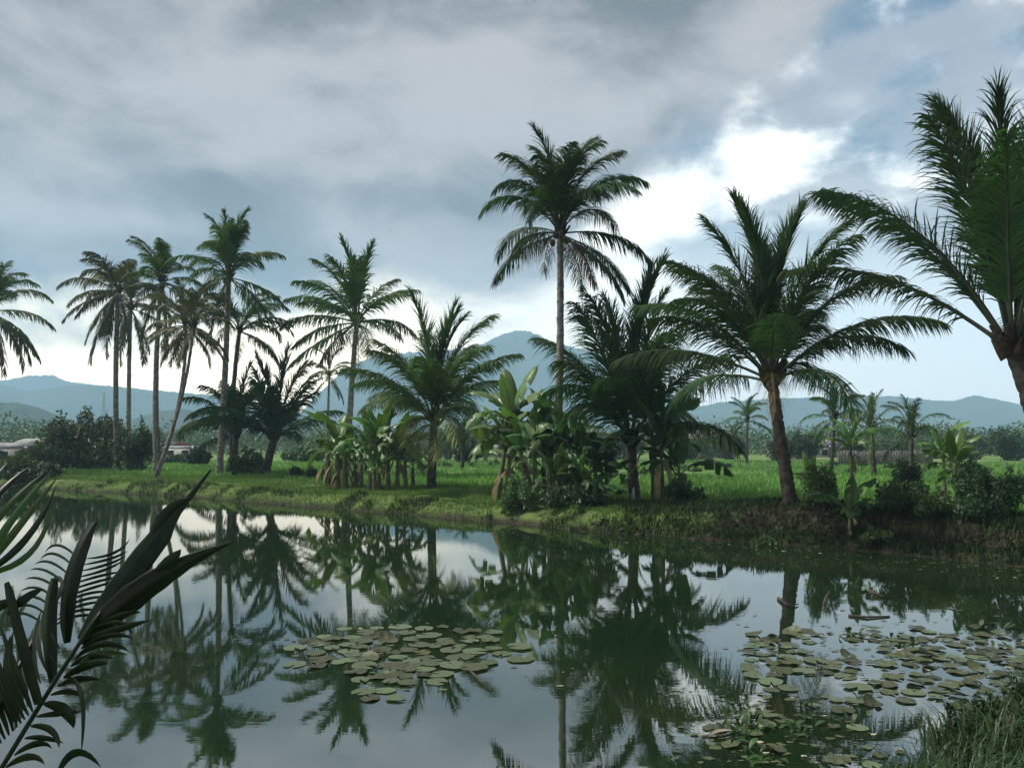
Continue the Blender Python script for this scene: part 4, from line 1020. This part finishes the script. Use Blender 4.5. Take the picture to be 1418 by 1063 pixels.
# ------------------------------------------------------------------ near palm sapling
sb = Vector((-1.75, 1.75, 0)); sb.z = gz(sb.x, sb.y)
sap = empty('palm_sapling', sb, 'dark young palm on the near bank with broad split leaflets', 'palm sapling')
def leaflet(pts_, width, m='fore', fold=.25, n=12, name='leaflet', prof=None, face=None):
    """a folded blade along a curve of (u, v, distance) points"""
    C = np.array([at(*p) for p in pts_]) - np.array(sb)
    if len(C) == 3: P = bez(*(C[0], 2 * C[1] - .5 * (C[0] + C[2]), C[2]), n)
    else:
        tt = np.linspace(0, 1, len(C)); P = np.stack([np.interp(np.linspace(0, 1, n), tt, C[:, c]) for c in range(3)], 1)
    T = nrm(np.gradient(P, axis=0))
    view = nrm(np.array([0, 1., .12]) if face is None else np.array(face, float))
    s = nrm(np.cross(T, view)); nn = np.cross(s, T)
    t = np.linspace(0, 1, n)
    wp = np.interp(t, *(prof or ([0, .15, .45, .75, .92, 1], [.25, .7, 1, .75, .35, .03]))) * width / 2
    nc = 11 if width > .04 else 5
    xs = np.linspace(-1, 1, nc); zz = np.abs(xs) * fold + (np.arange(nc) % 2) * (-.16 if nc > 5 else 0)
    g_ = np.random.default_rng(int(abs(P[0, 0] * 9999)) % 9999)
    rag = 1 + (g_.normal(0, .035, (n, nc)) if nc > 5 else 0)
    V = (P[:, None] + s[:, None] * (xs[None] * wp[:, None] * rag)[..., None] + nn[:, None] * (zz[None] * wp[:, None])[..., None]).reshape(-1, 3)
    Qs = [(nc * r + c, nc * r + c + 1, nc * r + nc + 1 + c, nc * r + nc + c) for r in range(n - 1) for c in range(nc - 1)]
    return link(name, mesh(name, V, np.array(Qs), M[m], smooth=width < .04), sap)
def stalk(pts_, r0, r1, name='rachis'):
    C = np.array([at(*p) for p in pts_]) - np.array(sb)
    P = bez(C[0], 2 * C[1] - .5 * (C[0] + C[2]), C[2], 14)
    bb = MB(); bb.tube(P, np.linspace(r0, r1, 14), 7); return link(name, bb.build(name, M['fore'], True), sap)
lowp = tuple(sb)
def root_stalk(p_mid, p_end, r0, r1):
    C1, C2 = [np.array(at(*p)) - np.array(sb) for p in (p_mid, p_end)]
    P = bez((0, 0, -.05), 2 * C1 - .5 * C2, C2, 18)
    bb = MB(); bb.tube(P, np.linspace(r0, r1, 18), 7); link('rachis', bb.build('rachis', M['fore'], True), sap)
root_stalk((30, 1010, 1.95), (150, 845, 2.1), .008, .004)
root_stalk((-30, 1020, 1.9), (70, 850, 2.45), .012, .004)
root_stalk((-110, 980, 1.6), (-30, 810, 1.65), .012, .005)
wide = ([0, .12, .35, .62, .69, .72, .86, 1], [.25, .7, 1, .95, .75, .36, .26, .10])
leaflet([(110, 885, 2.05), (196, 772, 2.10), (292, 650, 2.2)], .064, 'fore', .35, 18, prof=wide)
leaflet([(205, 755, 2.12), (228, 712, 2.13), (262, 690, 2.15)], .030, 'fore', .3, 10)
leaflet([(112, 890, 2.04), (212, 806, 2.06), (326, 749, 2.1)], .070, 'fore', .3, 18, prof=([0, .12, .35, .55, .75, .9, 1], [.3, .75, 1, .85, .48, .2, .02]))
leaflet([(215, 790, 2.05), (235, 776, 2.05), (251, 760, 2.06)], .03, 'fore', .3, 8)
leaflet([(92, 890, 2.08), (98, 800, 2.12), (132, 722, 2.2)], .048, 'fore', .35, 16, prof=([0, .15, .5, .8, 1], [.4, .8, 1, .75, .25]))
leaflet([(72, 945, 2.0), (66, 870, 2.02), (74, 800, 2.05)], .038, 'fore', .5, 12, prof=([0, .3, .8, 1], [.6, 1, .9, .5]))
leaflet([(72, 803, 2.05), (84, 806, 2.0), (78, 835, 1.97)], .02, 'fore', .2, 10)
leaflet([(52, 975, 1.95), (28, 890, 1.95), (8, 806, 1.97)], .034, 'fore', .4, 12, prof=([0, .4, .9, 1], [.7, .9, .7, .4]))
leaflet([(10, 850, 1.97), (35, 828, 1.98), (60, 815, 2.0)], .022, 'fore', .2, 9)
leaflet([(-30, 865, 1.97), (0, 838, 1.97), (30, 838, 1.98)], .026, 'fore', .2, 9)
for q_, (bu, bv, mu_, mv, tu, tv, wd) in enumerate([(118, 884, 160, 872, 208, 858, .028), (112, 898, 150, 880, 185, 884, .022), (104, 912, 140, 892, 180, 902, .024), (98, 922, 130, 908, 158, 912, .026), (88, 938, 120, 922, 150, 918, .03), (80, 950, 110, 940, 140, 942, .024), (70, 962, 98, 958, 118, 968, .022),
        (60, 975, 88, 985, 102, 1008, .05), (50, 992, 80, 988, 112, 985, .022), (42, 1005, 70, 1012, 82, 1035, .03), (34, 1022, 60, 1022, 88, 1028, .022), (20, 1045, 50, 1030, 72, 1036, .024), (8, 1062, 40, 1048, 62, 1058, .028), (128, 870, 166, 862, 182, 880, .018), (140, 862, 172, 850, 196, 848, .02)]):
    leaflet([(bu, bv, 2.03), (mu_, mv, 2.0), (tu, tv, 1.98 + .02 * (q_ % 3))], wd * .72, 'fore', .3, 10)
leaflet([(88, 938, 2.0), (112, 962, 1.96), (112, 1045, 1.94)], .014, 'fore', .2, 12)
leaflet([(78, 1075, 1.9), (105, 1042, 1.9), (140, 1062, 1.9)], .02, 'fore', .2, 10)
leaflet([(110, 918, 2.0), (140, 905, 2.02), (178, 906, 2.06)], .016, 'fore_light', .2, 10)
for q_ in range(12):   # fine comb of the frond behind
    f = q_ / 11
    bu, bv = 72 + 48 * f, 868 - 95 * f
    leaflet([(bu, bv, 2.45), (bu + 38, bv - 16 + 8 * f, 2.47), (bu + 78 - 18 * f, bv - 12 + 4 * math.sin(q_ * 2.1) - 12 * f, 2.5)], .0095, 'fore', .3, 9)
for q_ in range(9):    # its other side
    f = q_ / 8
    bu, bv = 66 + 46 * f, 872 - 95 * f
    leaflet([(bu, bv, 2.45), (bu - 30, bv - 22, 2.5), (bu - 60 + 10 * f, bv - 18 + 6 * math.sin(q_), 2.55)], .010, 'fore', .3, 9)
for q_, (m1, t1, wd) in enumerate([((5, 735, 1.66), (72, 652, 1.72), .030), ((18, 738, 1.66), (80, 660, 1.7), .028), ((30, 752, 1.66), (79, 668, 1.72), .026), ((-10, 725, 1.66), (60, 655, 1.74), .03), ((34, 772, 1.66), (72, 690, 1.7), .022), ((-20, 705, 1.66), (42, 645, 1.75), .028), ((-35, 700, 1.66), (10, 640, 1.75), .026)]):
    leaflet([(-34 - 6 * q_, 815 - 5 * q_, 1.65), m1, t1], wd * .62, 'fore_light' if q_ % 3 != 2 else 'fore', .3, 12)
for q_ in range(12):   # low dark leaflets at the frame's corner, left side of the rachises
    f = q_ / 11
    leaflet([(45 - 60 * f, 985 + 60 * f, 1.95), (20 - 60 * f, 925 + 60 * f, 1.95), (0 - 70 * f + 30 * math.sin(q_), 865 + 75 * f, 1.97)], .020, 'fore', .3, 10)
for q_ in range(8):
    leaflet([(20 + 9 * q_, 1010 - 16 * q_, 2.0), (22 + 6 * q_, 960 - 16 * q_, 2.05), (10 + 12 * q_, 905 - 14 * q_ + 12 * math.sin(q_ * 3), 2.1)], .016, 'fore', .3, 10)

# ------------------------------------------------------------------ haze
hm = bpy.data.materials.new('haze_air'); hm.use_nodes = True
ht = hm.node_tree; ht.nodes.clear(); q = NT(ht)
pv = q.n('ShaderNodeVolumePrincipled'); pv.inputs['Color'].default_value = (.47, .735, 1.0, 1); pv.inputs['Density'].default_value = 4.4e-4
pv.inputs['Anisotropy'].default_value = 0.0
ho = q.n('ShaderNodeOutputMaterial'); ht.links.new(pv.outputs[0], ho.inputs['Volume'])
bb = MB(); bb.box((0, 0, 258), (6100, 6100, 524))
put(link('haze', bb.build('haze', hm)), 'thin blue evening haze over the valley', 'haze', kind='stuff')
